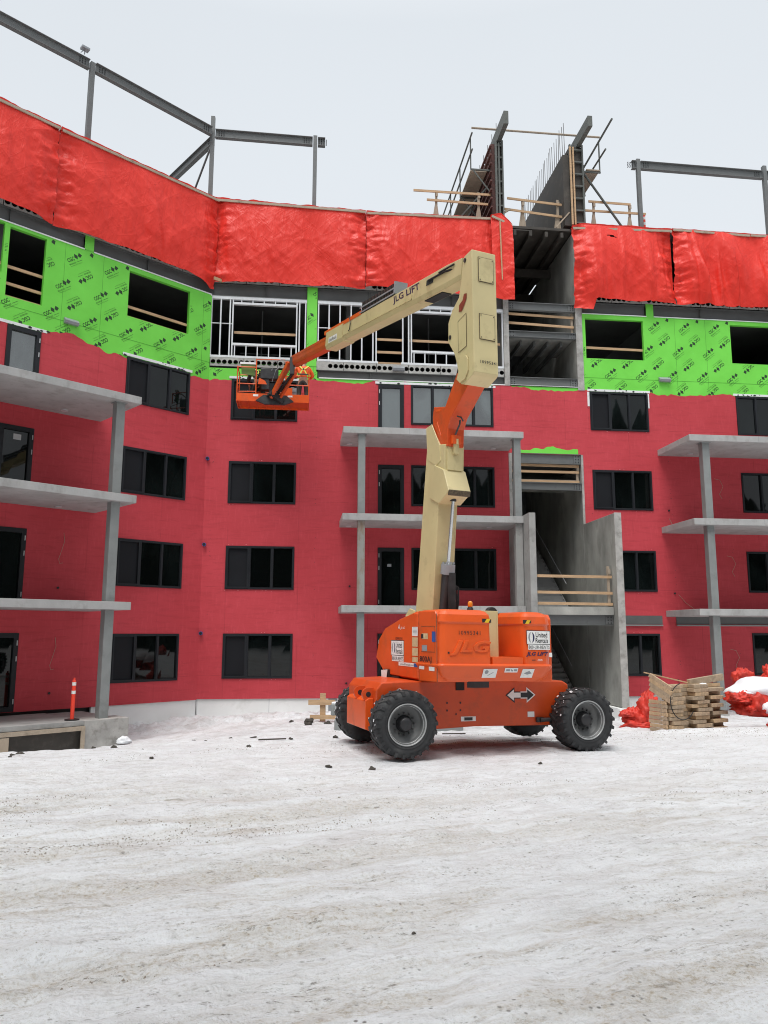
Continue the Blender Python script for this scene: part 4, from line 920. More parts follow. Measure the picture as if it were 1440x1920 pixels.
# ------------------------------------------------------------------ articulated boom lift
LF = empty('boom_lift', (1.95, 13.3, 0), 'orange and cream articulated boom lift on the snow, its platform raised to the wall', 'boom lift')
_a = rad(19.5); CR = Vector((math.cos(_a), math.sin(_a), 0)); CN = Vector((math.sin(_a), -math.cos(_a), 0)); K0 = Vector((.38, 12.15, 0))
def CH(p): return K0 + CR * p[0] - CN * p[1] + Vector((0, 0, p[2] - .012 * p[0]))          # x to the rear (right), y away, z up
_t = rad(22.5); BB = Vector((-math.sin(_t), math.cos(_t), 0)); BR = Vector((BB.y, -BB.x, 0)); T0 = Vector((1.35, 13.7, 0))
def TF(p): return T0 + BR * p[0] + BB * p[1] + Vector((0, 0, p[2] - .018 * p[0]))          # x across, y toward the platform, z up
# wheels ---------------------------------------------------------------
def wheel(q, o_out, side):                              # side -1: outer face toward the viewer
    R = .52; Wd = .44; c = CH((q, o_out, 0)); 
    sgn = 1 if side < 0 else -1
    def fr(p): return c + CR * p[0] - CN * (p[1] * sgn) + Vector((0, 0, p[2] + R + .0))
    hubm = MB(fr); hubm.lathe([(0, .07), (.085, .07), (.10, .085), (.105, .10), (.105, .16), (.13, .17), (.13, .22)], 20)
    w = hubm.build('wheel', 'hub', LF)
    t = MB(fr); t.lathe([(.30, .055), (.335, .03), (.40, .012), (.462, .02), (.494, .05), (.505, .09), (.507, Wd / 2), (.505, Wd - .09), (.494, Wd - .05), (.462, Wd - .02), (.40, Wd - .012), (.335, Wd - .03), (.30, Wd - .055)], 48)
    t.lathe([(.352, .016), (.356, .010), (.362, .016)], 48)
    n = 22
    for k in range(n):                                  # chevron lugs, two staggered rows
        for h in (0, 1):
            a0 = 2 * math.pi * (k + .5 * h) / n; rings = []
            ts = [0, .35, .7, 1.0]
            for f in ts:
                y = (.008 + f * (Wd / 2 + .01)) if h == 0 else (Wd - .008 - f * (Wd / 2 + .01)); aa = a0 + .17 * f
                rr = R if f > .1 else R - .012; rin = .50 if f > .1 else .44; wd = .050 if f > .1 else .058
                rings.append([(math.cos(aa - wd) * rin, y, math.sin(aa - wd) * rin), (math.cos(aa - wd * .75) * rr, y, math.sin(aa - wd * .75) * rr), (math.cos(aa + wd * .75) * rr, y, math.sin(aa + wd * .75) * rr), (math.cos(aa + wd) * rin, y, math.sin(aa + wd) * rin)])
            t.loft(rings)
    t.build('tyre', 'tyre', w)
    r = MB(fr); r.lathe([(.315, .03), (.318, .045), (.30, .06), (.285, .075), (.285, .15), (.27, .19), (.12, .20), (.12, .22)], 40); r.build('rim', 'rim', w)
    l = MB(fr); l.lathe([(.318, .040), (.322, .026), (.306, .022), (.300, .034), (.304, .05)], 48); l.lathe([(.288, .066), (.284, .060), (.279, .068)], 40); l.build('rim_lip', 'rimlip', w)
    b = MB(fr)
    for k in range(12): a = 2 * math.pi * k / 12; b.tube([(.165 * math.cos(a), .165, .165 * math.sin(a)), (.165 * math.cos(a), .20, .165 * math.sin(a))], .014, 6)
    b.build('wheel_nut', 'dkmetal', w)
    sn = MB(fr); rr_ = random.Random(int(q * 10) + side)     # packed snow in some lugs
    for k in range(16):
        a = rr_.uniform(rad(60), rad(215)) if q < 1 else rr_.uniform(rad(90), rad(170)); y = rr_.uniform(.05, Wd - .05); e = .012 + rr_.random() * .03
        sn.add([(math.cos(a + dx) * (.5215), y + dy, math.sin(a + dx) * (.5215)) for dx, dy in ((-e, -e * .5), (e, -e * .4), (e * 1.2, e * .6), (-e * .8, e * .5))], [(0, 1, 2, 3)])
    sn.build('packed_snow', 'snowcap', w)
for q, o_, s_ in ((0, .0, -1), (3.25, .0, -1), (.02, 2.42, 1), (3.27, 2.42, 1)): wheel(q, o_, s_)
# chassis ----------------------------------------------------------------
c = MB(CH)
side = [(-.36, .92), (-.36, 1.02), (-.27, 1.13), (.2, 1.15), (3.05, 1.14), (3.16, 1.08), (3.16, .50), (2.95, .40), (1.35, .415), (.75, .39), (-.1, .40), (-.36, .58)]
c.prism(side, 1, .47, 1.95)
ch = c.build('chassis', 'ord', LF, bevel=.02)
c = MB(CH)
for q in (0.0, 3.25): c.box((q - .16, .40, .40), (q + .16, 2.02, .66)); c.tube([(q, .18, .52), (q, 2.24, .52)], .13, 14)
c.build('axle', 'dkmetal', LF, bevel=.02)
def lug(o0):
    m = MB(CH); pts = [(-.35, .84)] + [(-.44 + .105 * math.cos(a), .94 + .105 * math.sin(a)) for a in [rad(x) for x in range(-90, -271, -20)]] + [(-.35, 1.045)]
    m.prism(pts, 1, o0, o0 + .05); m.prism([(-.44 + .042 * math.cos(a), .94 + .042 * math.sin(a)) for a in [rad(x) for x in range(0, 360, 24)]], 1, o0 - .004, o0 + .0, 1); return m
lug(.62).build('tie_down_lug', ['ord', 'decalb'], LF, bevel=.004); lug(1.05).build('tie_down_lug', ['ord', 'decalb'], LF, bevel=.004)
m = MB(CH); m.prism([(-.50, .40), (-.38, .36), (-.36, .88), (-.44, .88), (-.50, .84)], 1, .60, 1.6); m.build('front_plate', 'or', LF, bevel=.01)
m = MB(CH); yy = .462
def cdf(q, z): return lambda u, v: (q + u, yy, z + v)
def arrow(q, z, sg, s, mi, e=0.):
    pts = [(0, .042), (.13, .042), (.13, .095), (.26, 0), (.13, -.095), (.13, -.042), (0, -.042)]
    if e: pts = [(-e * .0, .042 + e), (.13 - e, .042 + e), (.13 - e, .095 + 2.2 * e), (.26 + 1.6 * e, 0), (.13 - e, -.095 - 2.2 * e), (.13 - e, -.042 - e), (0, -.042 - e)]
    m.add([(q + sg * x * s, yy - (.001 if not e else 0), z + y * s) for x, y in pts], [tuple(range(7))], mi)
arrow(2.22, .91, -1, 1, 1, .016); arrow(2.22, .91, 1, 1, 0, .016); arrow(2.22, .91, -1, .98, 0); arrow(2.22, .91, 1, .98, 1)
put_rect(m, cdf(2.41, .59), .13, .09, 0); put_rect(m, cdf(.27, .94), .13, .10, 0); put_rect(m, cdf(1.02, .62), .02, .03, 1)
for q in (.86, 1.10):
    for z in (.80, .68): put_rect(m, cdf(q, z), .025, .03, 1)
put_rect(m, cdf(1.24, .54), .27, .075, 0); put_rect(m, lambda u, v: (1.24 + u, yy - .003, .54 + v), .15, .05, 1)
m.build('decal', ['decalw', 'decalb'], ch)
m = MB(CH); m.box((1.02, .45, 1.00), (1.17, .468, 1.135)); m.build('hatch_hole', 'void', ch)
m = MB(CH); m.tube([(2.55, .40, .50), (3.15, .36, .52)], .035, 8); m.tube([(2.95, .42, .86), (3.2, .36, .86)], .03, 8); m.box((2.98, .42, .82), (3.16, .5, .95)); m.box((2.5, .41, .46), (2.62, .47, .54)); m.build('steering_link', 'dkmetal', LF)
m = MB(TF); m.lathe([(0, 0), (.62, 0), (.62, .0), (.62, .0)], 8) if False else m.tube([(0, 0, 1.02), (0, 0, 1.2)], .70, 32); m.build('slew_ring', 'dkmetal', LF)
# turret -----------------------------------------------------------------
def tail_ring(x0, x1, z, ins=0., r0=.10, r1=.22, yf=-.55, bul=.05, yb=-1.46):
    a, b, y = x0 + ins, x1 - ins, yb + ins; pts = []
    if r0 > 0: pts += [(a + r0 - r0 * math.cos(t), y + r0 - r0 * math.sin(t)) for t in [rad(k) for k in range(0, 91, 15)]]
    else: pts += [(a, y)]
    n = 4; pts += [(a + r0 + (b - r1 - a - r0) * k / n, y) for k in range(1, n)]
    if r1 > 0: pts += [(b - r1 + r1 * math.sin(t), y + r1 - r1 * math.cos(t)) for t in [rad(k) for k in range(0, 91, 15)]]
    else: pts += [(b, y)]
    pts += [(b, yf), (a, yf)]
    cx = 0; return [(p[0], p[1] + (bul * ((p[0]) / 1.1) ** 2 if p[1] < yf else 0), z) for p in pts]
m = MB(TF); L = (-1.11, 1.0)
m.loft([tail_ring(*L, 1.16, .13, .10, .2), tail_ring(*L, 1.22, .07, .10, .22), tail_ring(*L, 1.40, -.015, .08, .22), tail_ring(*L, 1.425, -.005, .08, .22), tail_ring(*L, 1.435, .02, .08, .22)], smooth=False)
cw = m.build('counterweight', 'or', LF, bevel=.012, seg=3)
def block(x0, x1, r0, r1):
    q = MB(TF); q.loft([tail_ring(x0, x1, 1.43, .02, r0, r1), tail_ring(x0, x1, 1.54, .02, r0, r1), tail_ring(x0, x1, 2.055, .03, r0, r1), tail_ring(x0, x1, 2.07, .012, r0, r1), tail_ring(x0, x1, 2.19, .03, r0, r1), tail_ring(x0, x1, 2.245, .07, r0, r1), tail_ring(x0, x1, 2.27, .13, r0, r1)])
    return q.build('engine_hood', 'or', LF, bevel=.016, seg=3)
h1 = block(-1.11, -.20, .10, .05); h2 = block(.36, 1.0, .10, .22)
m = MB(TF); m.loft([tail_ring(-.20, .36, 1.43, .0, 0, 0, yb=-1.438), tail_ring(-.20, .36, 1.54, .0, 0, 0, yb=-1.438)]); m.build('hood_sill', 'or', LF, bevel=.006)
m = MB(TF); m.box((-.26, -1.02, 1.5), (.13, -.95, 2.28)); m.box((.13, -1.02, 1.5), (.16, -.55, 2.28)); m.build('boom_cover_plate', 'cream', LF, bevel=.006)
sidep = [(-.62, 1.13), (-.62, 2.25), (-.45, 2.25), (.25, 2.13), (.80, 2.0), (1.11, 1.79), (1.26, 1.44), (.88, 1.19), (.60, 1.15)]
for k, (xa, xb) in enumerate(((-1.11, -.34), (.42, 1.0))):
    q = MB(TF); s_ = -1 if k == 0 else 1; xo, xi = (xa, xb) if k == 0 else (xb, xa)
    def ring(x, ins): 
        cx = .2; cz = 1.65; return [(x, cx + (p[0] - cx) * (1 - ins), cz + (p[1] - cz) * (1 - ins * 1.2)) for p in sidep]
    q.loft([ring(xo, .06), ring(xo - s_ * .06, 0), ring(xi, 0)]); 
    # flank between tail and nose
    fl_ = [(-1.30, 1.15), (-1.30, 2.16), (-1.24, 2.24), (-.625, 2.25), (-.625, 1.13)]
    q.prism(fl_, 0, xo - s_ * .0, xo - s_ * .55)
    hd = q.build('side_hood', 'or', LF, bevel=.014)
    if k == 0: SH = hd
m = MB(TF)
m.box((-1.114, -.66, 1.14), (-1.108, -.655, 2.24)); m.box((-1.114, -1.31, 1.15), (-1.108, -1.30, 2.2)); m.box((-1.114, -1.24, 1.60), (-1.109, -.74, 1.606)); m.box((-1.114, -1.24, 1.6), (-1.109, -1.235, 2.0)); m.box((-1.114, -1.24, 2.0), (-1.109, -.74, 2.005))
m.build('hood_seam', 'scuff', SH)
m = MB(TF); m.box((-1.14, .55, 1.13), (-1.06, .75, 1.26)); m.box((-1.10, .2, 1.06), (-.4, .9, 1.16)); m.build('fuel_line_bracket', 'dkmetal', LF)
m = MB(TF); m.add([(-1.16, .55, 1.26), (-1.17, .82, 1.24), (-1.17, .80, 1.12), (-1.16, .60, 1.10)], [(0, 1, 2, 3)]); m.build('hanging_tag', 'decalw', LF)
# stickers and lettering ---------------------------------------------------
def SF(q0, z0, x=-1.118):                               # left flank: u runs toward the viewer's right = -y
    return lambda u, v: (x, q0 - u, z0 + v)
m = MB(TF)
def ur_sign(mb, F, s, w0=.47, lift=0):
    """white rental sign: split oval, two words, phone strip.  mats: 0 white 1 black 2 navy/blue 3 grey"""
    def G(k): return lambda u, v: F(u * s, v * s, k)
    put_rect(mb, G(0), w0 + .02, .235, 1); put_rect(mb, G(1), w0, .215, 0)
    for sg, mi in ((-1, 3), (1, 2)):
        out_ = [(-.135 + sg * .0 + .060 * math.cos(t) * 1.0, .088 * math.sin(t)) for t in [rad(90 + (-sg) * k * 18 * 1.0) for k in range(11)]]
        out_ = [(-.145 + sg * .062 * math.sin(rad(k * 18)), .088 * math.cos(rad(k * 18))) for k in range(11)]
        inn = [(-.145 + sg * .030 * math.sin(rad(k * 18)), .088 * math.cos(rad(k * 18))) for k in range(10, -1, -1)]
        mb.add([G(2)(x, y) for x, y in out_ + inn], [(i, i + 1, 20 - i, 21 - i) for i in range(10)], mi)
    put_text(mb, 'United', lambda u, v: G(2)(u + .062, v + .045), .24, .085, 1, bold=.012); put_text(mb, 'Rentals', lambda u, v: G(2)(u + .068, v - .048), .26, .080, 1, bold=.012)
    put_rect(mb, lambda u, v: G(0)(u + .01, v - .160), w0 - .02, .085, 0); put_text(mb, '800-UR-RENTS', lambda u, v: G(2)(u + .01, v - .160), .43, .055, 1, bold=.0)
Xb = -1.520
def tailY(x): return -1.46 + .02 + .05 * (x / 1.1) ** 2 - .004
def GF(x0, z0): return lambda u, v, k=0: (x0 + u, tailY(x0 + u) - .001 * k - .002, z0 + v)
tailY2 = lambda x: tailY(x) 
d = MB(TF); ur_sign(d, GF(.665, 1.86), .96)
put_text(d, 'JLG LIFT', GF(.635, 1.60 - .01), .44, .080, 2, bold=.03, shear=.3); put_text(d, '.com', GF(.68, 1.50), .10, .03, 0); put_rect(d, GF(.56, 1.50), .07, .012, 1); put_rect(d, GF(.90, 1.585), .06, .07, 0)
d.build('decal', ['decalw', 'decalb', 'navy', 'grey'], h2)
d = MB(TF); put_text(d, '10995341', GF(-.60, 1.91), .37, .062, 0, bold=.0); put_rect(d, GF(-.96, 1.60), .03, .03, 0); d.build('stencilled_number', 'decalb', h1)
# raised letters in the moulded hood
def raised(word, x0, z0, w, h, par, mat, dep=.014):
    mb = MB(TF); vs, fs = text_geo(word, .03, .28); n = len(vs)
    f = [(x0 + x * w, z0 + y * h) for x, y in vs]
    P0_ = [(a, tailY(a) + .012, b) for a, b in f]; P1_ = [(x0 + (a - x0) * .985, tailY(a) - dep, z0 + (b - z0) * .96) for a, b in f]
    from collections import Counter
    ec = Counter(tuple(sorted((fc[i], fc[(i + 1) % len(fc)]))) for fc in fs for i in range(len(fc)))
    mb.add(P0_ + P1_, [tuple(n + i for i in fc) for fc in fs] + [(a, b, n + b, n + a) for (a, b), c_ in ec.items() if c_ == 1])
    return mb.build('raised_lettering', mat, par)
raised('JLG', -.585, 1.675, .72, .24, h1, 'or', .010)
d = MB(TF)
def warn(x0, z0, sg):
    d.add([GF(x0, z0)(u, v) for u, v in ((-.08, 0), (.08, 0), (.08, .06), (-.08, .06))], [(0, 1, 2, 3)], 1)
    d.add([GF(x0, z0)(u, v, 1) for u, v in ((-.04, 0), (.03, 0), (.07, .06), (.0, .06))], [(0, 1, 2, 3)], 0)
warn(-.30, 2.075 - .0, 1); warn(.45, 2.075, 1)
for o_ in (0,): pass
d.build('warning_stripe', ['yellow', 'decalb'], LF)
d = MB(TF)
def belt(x0, z0, w, h, sk=0):
    f = lambda u, v: (x0 + u + v * sk, -1.46 - .015 + .085 * (1 - (z0 + v - 1.22) / .18) * .0 + .05 * (x0 / 1.1) ** 2 + (1.40 - (z0 + v)) * .47 - .006, z0 + v)
    put_rect(d, f, w, h, 0)
    g = lambda u, v: (lambda p: (p[0], p[1] - .002, p[2]))(f(u, v))
    return g
g = belt(-.255, 1.29, .25, .14, .05); d.add([g(*p) for p in [(-.06 + .035 * math.cos(t), .02 + .03 * math.sin(t)) for t in [i * .6 for i in range(10)]]], [tuple(range(10))], 1); d.add([g(*p) for p in ((-.03, -.03), (.06, .02), (.065, .012), (-.025, -.038))], [(0, 1, 2, 3)], 1)
g = belt(.44, 1.29, .22, .14, .12); d.add([g(*p) for p in ((-.07, .0), (.02, .04), (.08, .0), (.0, -.02))], [(0, 1, 2, 3)], 1)
g = belt(.125, 1.34, .24, .07, 0); d.add([g(*p) for p in ((-.01, .02), (.03, .0), (.03, -.02), (.0, -.015))], [(0, 1, 2, 3)], 1); put_rect(d, lambda u, v: g(u - .06, v), .07, .03, 1); put_rect(d, lambda u, v: g(u + .075, v), .06, .03, 1)
d.build('decal', ['decalw', 'grey'], cw)
# left flank
d = MB(TF); F = lambda q0, z0: (lambda u, v, k=0: (-1.114 - .001 * k, q0 - u, z0 + v))
def HF(q0, z0):                                        # the nose panel leans in: keep the sign just proud of it
    return lambda u, v, k=0: (-1.113 - .001 * k, q0 - u, z0 + v)
ur_sign(d, HF(.22, 1.64), 1.12)
put_text(d, '10995341', HF(.16, 1.80), .30, .05, 1); put_text(d, '800AJ', lambda u, v: HF(-.90, 1.475)(u, v, 1), .43, .115, 1, bold=.015)
put_rect(d, HF(-.21, 1.375), .76, .06, 0); put_text(d, 'UnitedRentals.com', lambda u, v: HF(-.17, 1.375)(u, v, 1), .56, .034, 1); put_rect(d, lambda u, v: HF(-.52, 1.375)(u, v, 1), .13, .055, 4)
for z0, z1, mi in ((1.84, 2.00, 0), (1.67, 1.83, 5), (1.52, 1.66, 5), (1.42, 1.51, 5)): put_rect(d, HF(-.50, (z0 + z1) / 2), .22, z1 - z0 - .01, mi)
for k in range(6): put_rect(d, lambda u, v: HF(-.50, 1.88 + .02 * k)(u, v, 1), .15, .006, 3)
put_rect(d, HF(-1.20, 1.84), .13, .16, 4); put_rect(d, HF(-.88, 1.845), .22, .09, 5); put_rect(d, lambda u, v: HF(-.78, 1.845)(u, v, 1), .09, .07, 1); put_rect(d, HF(-.86, 1.66), .19, .09, 3)
put_rect(d, HF(-.75, 1.36), .2, .075, 0); put_rect(d, HF(-1.12, 1.35), .2, .075, 0); put_text(d, 'A', HF(.16, 2.0), .07, .08, 0, bold=.02, shear=.3); put_text(d, 'JLG', HF(.0, 1.975), .2, .05, 0, shear=.3)
d.build('decal', ['decalw', 'decalb', 'navy', 'grey', 'blue', 'tan'], SH)
# beacon, horn
m = MB(TF); m.tube([(-.32, -.95, 2.26), (-.32, -.95, 2.31), (-.32, -.95, 2.34)], [.055, .05, .03], 12); bc = m.build('beacon_base', 'black', LF)
m = MB(TF); m.tube([(-.32, -.95, 2.335), (-.32, -.95, 2.345), (-.32, -.95, 2.41), (-.32, -.95, 2.43)], [.035, .042, .038, .02], 14); m.build('beacon', 'amber', LF)
m = MB(TF); m.box((-.62, -.5, 2.24), (-.34, -.3, 2.30)); m.lathe([(0, 0), (.1, .0), (.1, .1), (0, .1)], 16, c=(.13, -.9, 2.25)); m.build('hose_cover', 'black', LF, bevel=.01)
# tower boom ----------------------------------------------------------------
def plate(name, poly, w0, w1, mat, parent=LF, bevel=.012): return MB(TF).prism(poly, 0, w0, w1).build(name, mat, parent, bevel=bevel)
q_ = lambda pts: [(p[0], p[1] ) for p in pts]
tw = plate('tower_boom', [(.83, 5.78), (.70, 5.80), (.36, 5.38), (.14, 5.34), (.17, 4.8), (.42, 4.3), (.74, 2.0), (1.49, 2.0)], -.20, .20, 'cream')
plate('tower_gusset', [(.90, 5.82), (.66, 5.84), (.34, 5.37), (.30, 5.06), (.50, 5.0), (.86, 5.2)], -.212, -.19, 'cream', tw, .006)
plate('cylinder_bracket', [(.52, 5.02), (.15, 4.86), (-.04, 4.45), (.0, 4.40), (.36, 4.26), (.74, 4.42)], -.23, .23, 'cream')
plate('bracket_edge', [(-.055, 4.46), (-.035, 4.36), (.01, 4.36), (.0, 4.46)], -.22, .22, 'scuff')
m = MB(TF)
for z, y, w, h in ((5.05, .20, .30, .28),): m.box((-.15, .125, 4.86), (.15, .165, 5.30))
m.build('tower_cover_plate', 'cream', LF, bevel=.005)
m = MB(TF); m.tube([(0, .22, 4.32), (0, .47, 3.02)], .032, 14); rod = m.build('cylinder_rod', 'chrome', LF)
m = MB(TF); m.tube([(0, .22, 4.30), (0, .19, 4.48)], .06, 12); m.build('rod_end', 'dkmetal', LF)
m = MB(TF); m.tube([(0, .46, 3.08), (0, .66, 2.0)], .105, 18); m.box((-.03, .33, 2.0), (.09, .40, 3.0)); m.build('lift_cylinder', 'dkmetal', LF)
m = MB(TF); m.tube([(0, .44, 3.16), (0, .475, 2.98)], .13, 18)
for k in range(8): a = k * math.pi / 4; m.tube([(.10 * math.cos(a), .43 + .10 * math.sin(a), 3.16), (.10 * math.cos(a), .43 + .1 * math.sin(a), 3.20)], .018, 6)
m.build('cylinder_gland', 'grey', LF)
m = MB(TF); m.box((-.3, .72, 1.95), (.3, 1.70, 2.25)); m.prism([(1.35, 2.1), (1.8, 2.1), (1.78, 2.26), (1.6, 2.38), (1.4, 2.34)], 0, -.26, -.22); m.build('tower_base', 'cream', LF, bevel=.01)
m = MB(TF)
for i in range(3):
    m.tube([(.16 + .03 * i, .55, 2.2), (.20 + .02 * i, .50, 2.5), (.17 + .04 * i, .52, 2.75), (.13, .6, 2.85)], .013, 6)
m.build('hydraulic_hose', 'black', LF)
m = MB(TF)
m.box((-.05, .05, 5.16), (.05, .13, 5.40)); m.tube([(.0, .03, 5.33), (.0, .03, 5.43)], .025, 8); m.build('tower_latch', 'cream', LF)
# orange link + upright
lk = plate('boom_link', [(-.30, 6.55), (.17, 6.06), (.64, 6.18), (.70, 6.0), (.68, 5.78), (.33, 5.30), (.10, 5.30), (.07, 5.62), (-.06, 5.80), (-.76, 6.24), (-1.02, 6.30), (-.9, 6.6)], -.17, .17, 'ord')
m = MB(TF); m.box((-.10, .02, 5.34), (.08, .10, 5.50)); m.build('transport_lock', 'or', LF, bevel=.006)
m = MB(TF); m.tube([(-.05, .0, 5.50), (-.04, -.08, 5.60), (-.03, -.13, 5.66), (-.03, -.15, 5.74)], .018, 6); m.tube([(-.10, -.16, 5.86 - .06), (-.03, -.19, 5.78), (.02, -.17, 5.72)], .015, 6); m.build('link_hardware', 'dkmetal', LF)
plate('link_stiffener', [(.52, 6.10), (.34, 6.05), (.36, 6.02), (.54, 6.06)], -.176, -.168, 'or', lk, .002); plate('link_stiffener', [(.50, 5.86), (.34, 5.56), (.36, 5.54), (.53, 5.83)], -.176, -.168, 'or', lk, .002)
up_poly = [(-1.08, 8.56), (-.80, 8.55), (-.74, 8.43), (-.67, 8.12), (-.58, 7.87), (-.31, 7.72), (-.16, 7.54), (-.15, 7.18), (-.39, 6.87), (-.49, 6.62), (-.54, 6.33), (-.62, 6.24), (-.74, 6.20), (-1.04, 6.28), (-1.10, 6.32)]
U1 = -.05
upr = plate('upright', up_poly, -.26, .22, 'cream', LF, .014)

def panel_y(z): return -1.09 + (8.56 - z) * -.009
for z0, z1 in ((7.99, 8.43), (6.93, 7.38)):
    MB(TF).box((-.135, panel_y(z0) - .008, z0), (.155, panel_y(z0) + .03, z1)).build('access_panel', 'cream', upr, bevel=.004)
m = MB(TF)
for z0, z1 in ((7.99, 8.43), (6.93, 7.38)):
    y = panel_y(z0) - .0005 - .003
    for a, b, c_, d_ in ((-.142, .162, z0 - .008, z0 - .002), (-.142, .162, z1 + .002, z1 + .008), (-.142, -.136, z0, z1), (.156, .162, z0, z1)): m.box((a, y, c_), (b, y + .02, d_))
    for a in (-.115, .135):
        for c_ in (z0 + .025, z1 - .025): m.box((a - .008, y - .012, c_ - .008), (a + .008, y, c_ + .008))
m.build('panel_gap', 'scuff', upr)
m = MB(TF); put_text(m, '10995341', lambda u, v: (.02 + u, -1.120, 6.51 + v), .33, .058, 0, bold=.02); m.build('stencilled_number', 'decalb', upr)
m = MB(TF); SFu = lambda q0, z0, k=0: (lambda u, v: (-.268 - .001 * k, q0 - u, z0 + v))
m.add([SFu(-.74, 7.69)(*p) for p in ((-.15, -.10), (-.05, -.13), (.06, -.05), (.14, .03), (.15, .13), (.05, .16), (.0, .06), (-.08, .04), (-.13, .02))], [tuple(range(9))], 0)
m.build('decal', 'red2', upr)
m = MB(TF); m.add([SFu(0, 0)(-q, z) for q, z in ((-.56, 7.42), (-.86, 7.46), (-.86, 6.86), (-.56, 6.84))], [(0, 1, 2, 3)]); m.prism([(-.64, 6.66), (-.93, 6.72), (-.93, 6.64), (-.64, 6.60)], 0, -.267, -.26); m.build('side_panel', 'cream', upr)
m = MB(TF)
for q0, z0, q1, z1 in ((-.56, 7.42, -.86, 7.46), (-.86, 6.86, -.56, 6.84), (-.86, 7.46, -.86, 6.86), (-.56, 7.42, -.56, 6.84)): m.bar((-.2695, q0, z0), (-.2695, q1, z1), .004, .006)
m.build('panel_gap', 'scuff', upr)
m = MB(TF)
for q, z, r_ in ((-.62, 6.46, .075), (-.24, 7.24, .04), (-.84, 8.46, .04)): m.tube([(-.275, q, z), (.235, q, z)], r_, 16)
m.build('pivot_pin', 'dkmetal', LF)
plate('pivot_boss', [(-.50 , 6.36), (-.62, 6.26), (-.80, 6.28), (-.92, 6.40), (-.92, 6.60), (-.84, 6.70), (-.70, 6.68)], -.285, -.262, 'cream', LF, .004)
m = MB(TF); m.tube([(-.05, -.36, 6.85), (-.02, -.16, 6.6), (.0, .05, 6.25), (.02, .16, 6.05)], .075, 10); m.build('hose_bundle', 'black', LF)
# main boom -------------------------------------------------------------------
A_ = Vector((0, -.62, 8.56)); 
def BM(p):                                              # x across, y along the boom, z across upward ; boom axis from the upright to the tip
    s0 = Vector((0, -.55, 8.47)); s1 = Vector((0, 11.35, 10.66)); d = (s1 - s0).normalized(); n = Vector((0, -d.z, d.y))
    v = s0 + d * p[1] + n * p[2] + Vector((p[0], 0, 0)); return TF(tuple(v))
LB = 11.9
m = MB(BM)
sec = lambda w, h, y: [(-w, y, -h * .55), (-w * .82, y, -h), (w * .82, y, -h), (w, y, -h * .55), (w, y, h), (-w, y, h)]
m.loft([sec(.17, .19, .02), sec(.17, .215, .6), sec(.17, .215, 8.0)]); mbm = m.build('main_boom', 'cream', LF, bevel=.01)
m = MB(BM); m.loft([sec(.185, .235, 6.6), sec(.185, .235, 8.05)]); m.build('boom_collar', 'cream', LF, bevel=.008)
m = MB(BM); m.box((-.185, 2.2, -.10), (-.172, 6.6, -.08)); m.box((-.185, 2.2, -.10), (-.172, 2.22, .0)); m.build('boom_rib', 'cream', mbm)
m = MB(BM); m.loft([sec(.135, .165, 8.0), sec(.135, .165, 11.9)]); fb_ = m.build('fly_boom', 'ord', LF, bevel=.008)
m = MB(BM); m.box((-.142, 8.06, .08), (-.134, 11.7, .095)); m.box((-.142, 8.06, -.06), (-.134, 11.7, -.045)); m.build('boom_rib', 'ord', fb_)
m = MB(BM); m.box((-.18, 5.3, .20), (.0, 8.25, .30)); m.build('hose_tray', 'or', LF, bevel=.006)
m = MB(BM)
for k in range(22): m.box((-.16, 3.25 + k * .095, .24), (.10, 3.25 + k * .095 + .055, .50))
m.box((-.17, 3.2, .225), (.11, 5.4, .26)); m.box((-.182, 3.2, .36), (-.166, 5.4, .39), 1); m.box((-.182, 3.2, .24), (-.166, 5.4, .27), 1); m.box((-.18, 3.18, .25), (.12, 3.24, .52), 1); m.build('cable_track', ['dkmetal', 'grey'], LF)
m = MB(BM); m.tube([(-.2, 6.1, .30), (-.21, 5.95, .1), (-.21, 5.98, -.04), (-.18, 6.15, -.05)], .012, 6); m.tube([(-.12, .1, .05), (-.19, .7, .10), (-.19, 1.4, .10)], .02, 6); m.tube([(-.19, .3, .14), (-.2, .9, .13)], .018, 6); m.build('hydraulic_hose', 'black', LF)
m = MB(BM); m.box((-.182, 1.2, .02), (-.168, 1.5, .12)); m.box((-.1, .9, -.235), (.1, 1.7, -.213)); m.build('boom_slot', 'void', mbm)
bw = lambda y0, z0: (lambda u, v: (-.1735, y0 - u, z0 + v))
m = MB(BM); put_text(m, 'JLG LIFT', bw(2.55, .09), 1.35, .19, 0, bold=.02, shear=-.2); put_rect(m, bw(7.45, -.03), .75, .14, 1); m.build('lettering', ['navy', 'decalw'], mbm)
m = MB(BM); put_text(m, 'UnitedRentals', lambda u, v: (-.190, 7.42 - u, -.03 + v), .62, .09, 0); put_rect(m, lambda u, v: (-.188, 7.42 - u, -.03 + v), .72, .15, 1); m.build('decal', ['decalb', 'decalw'], mbm)
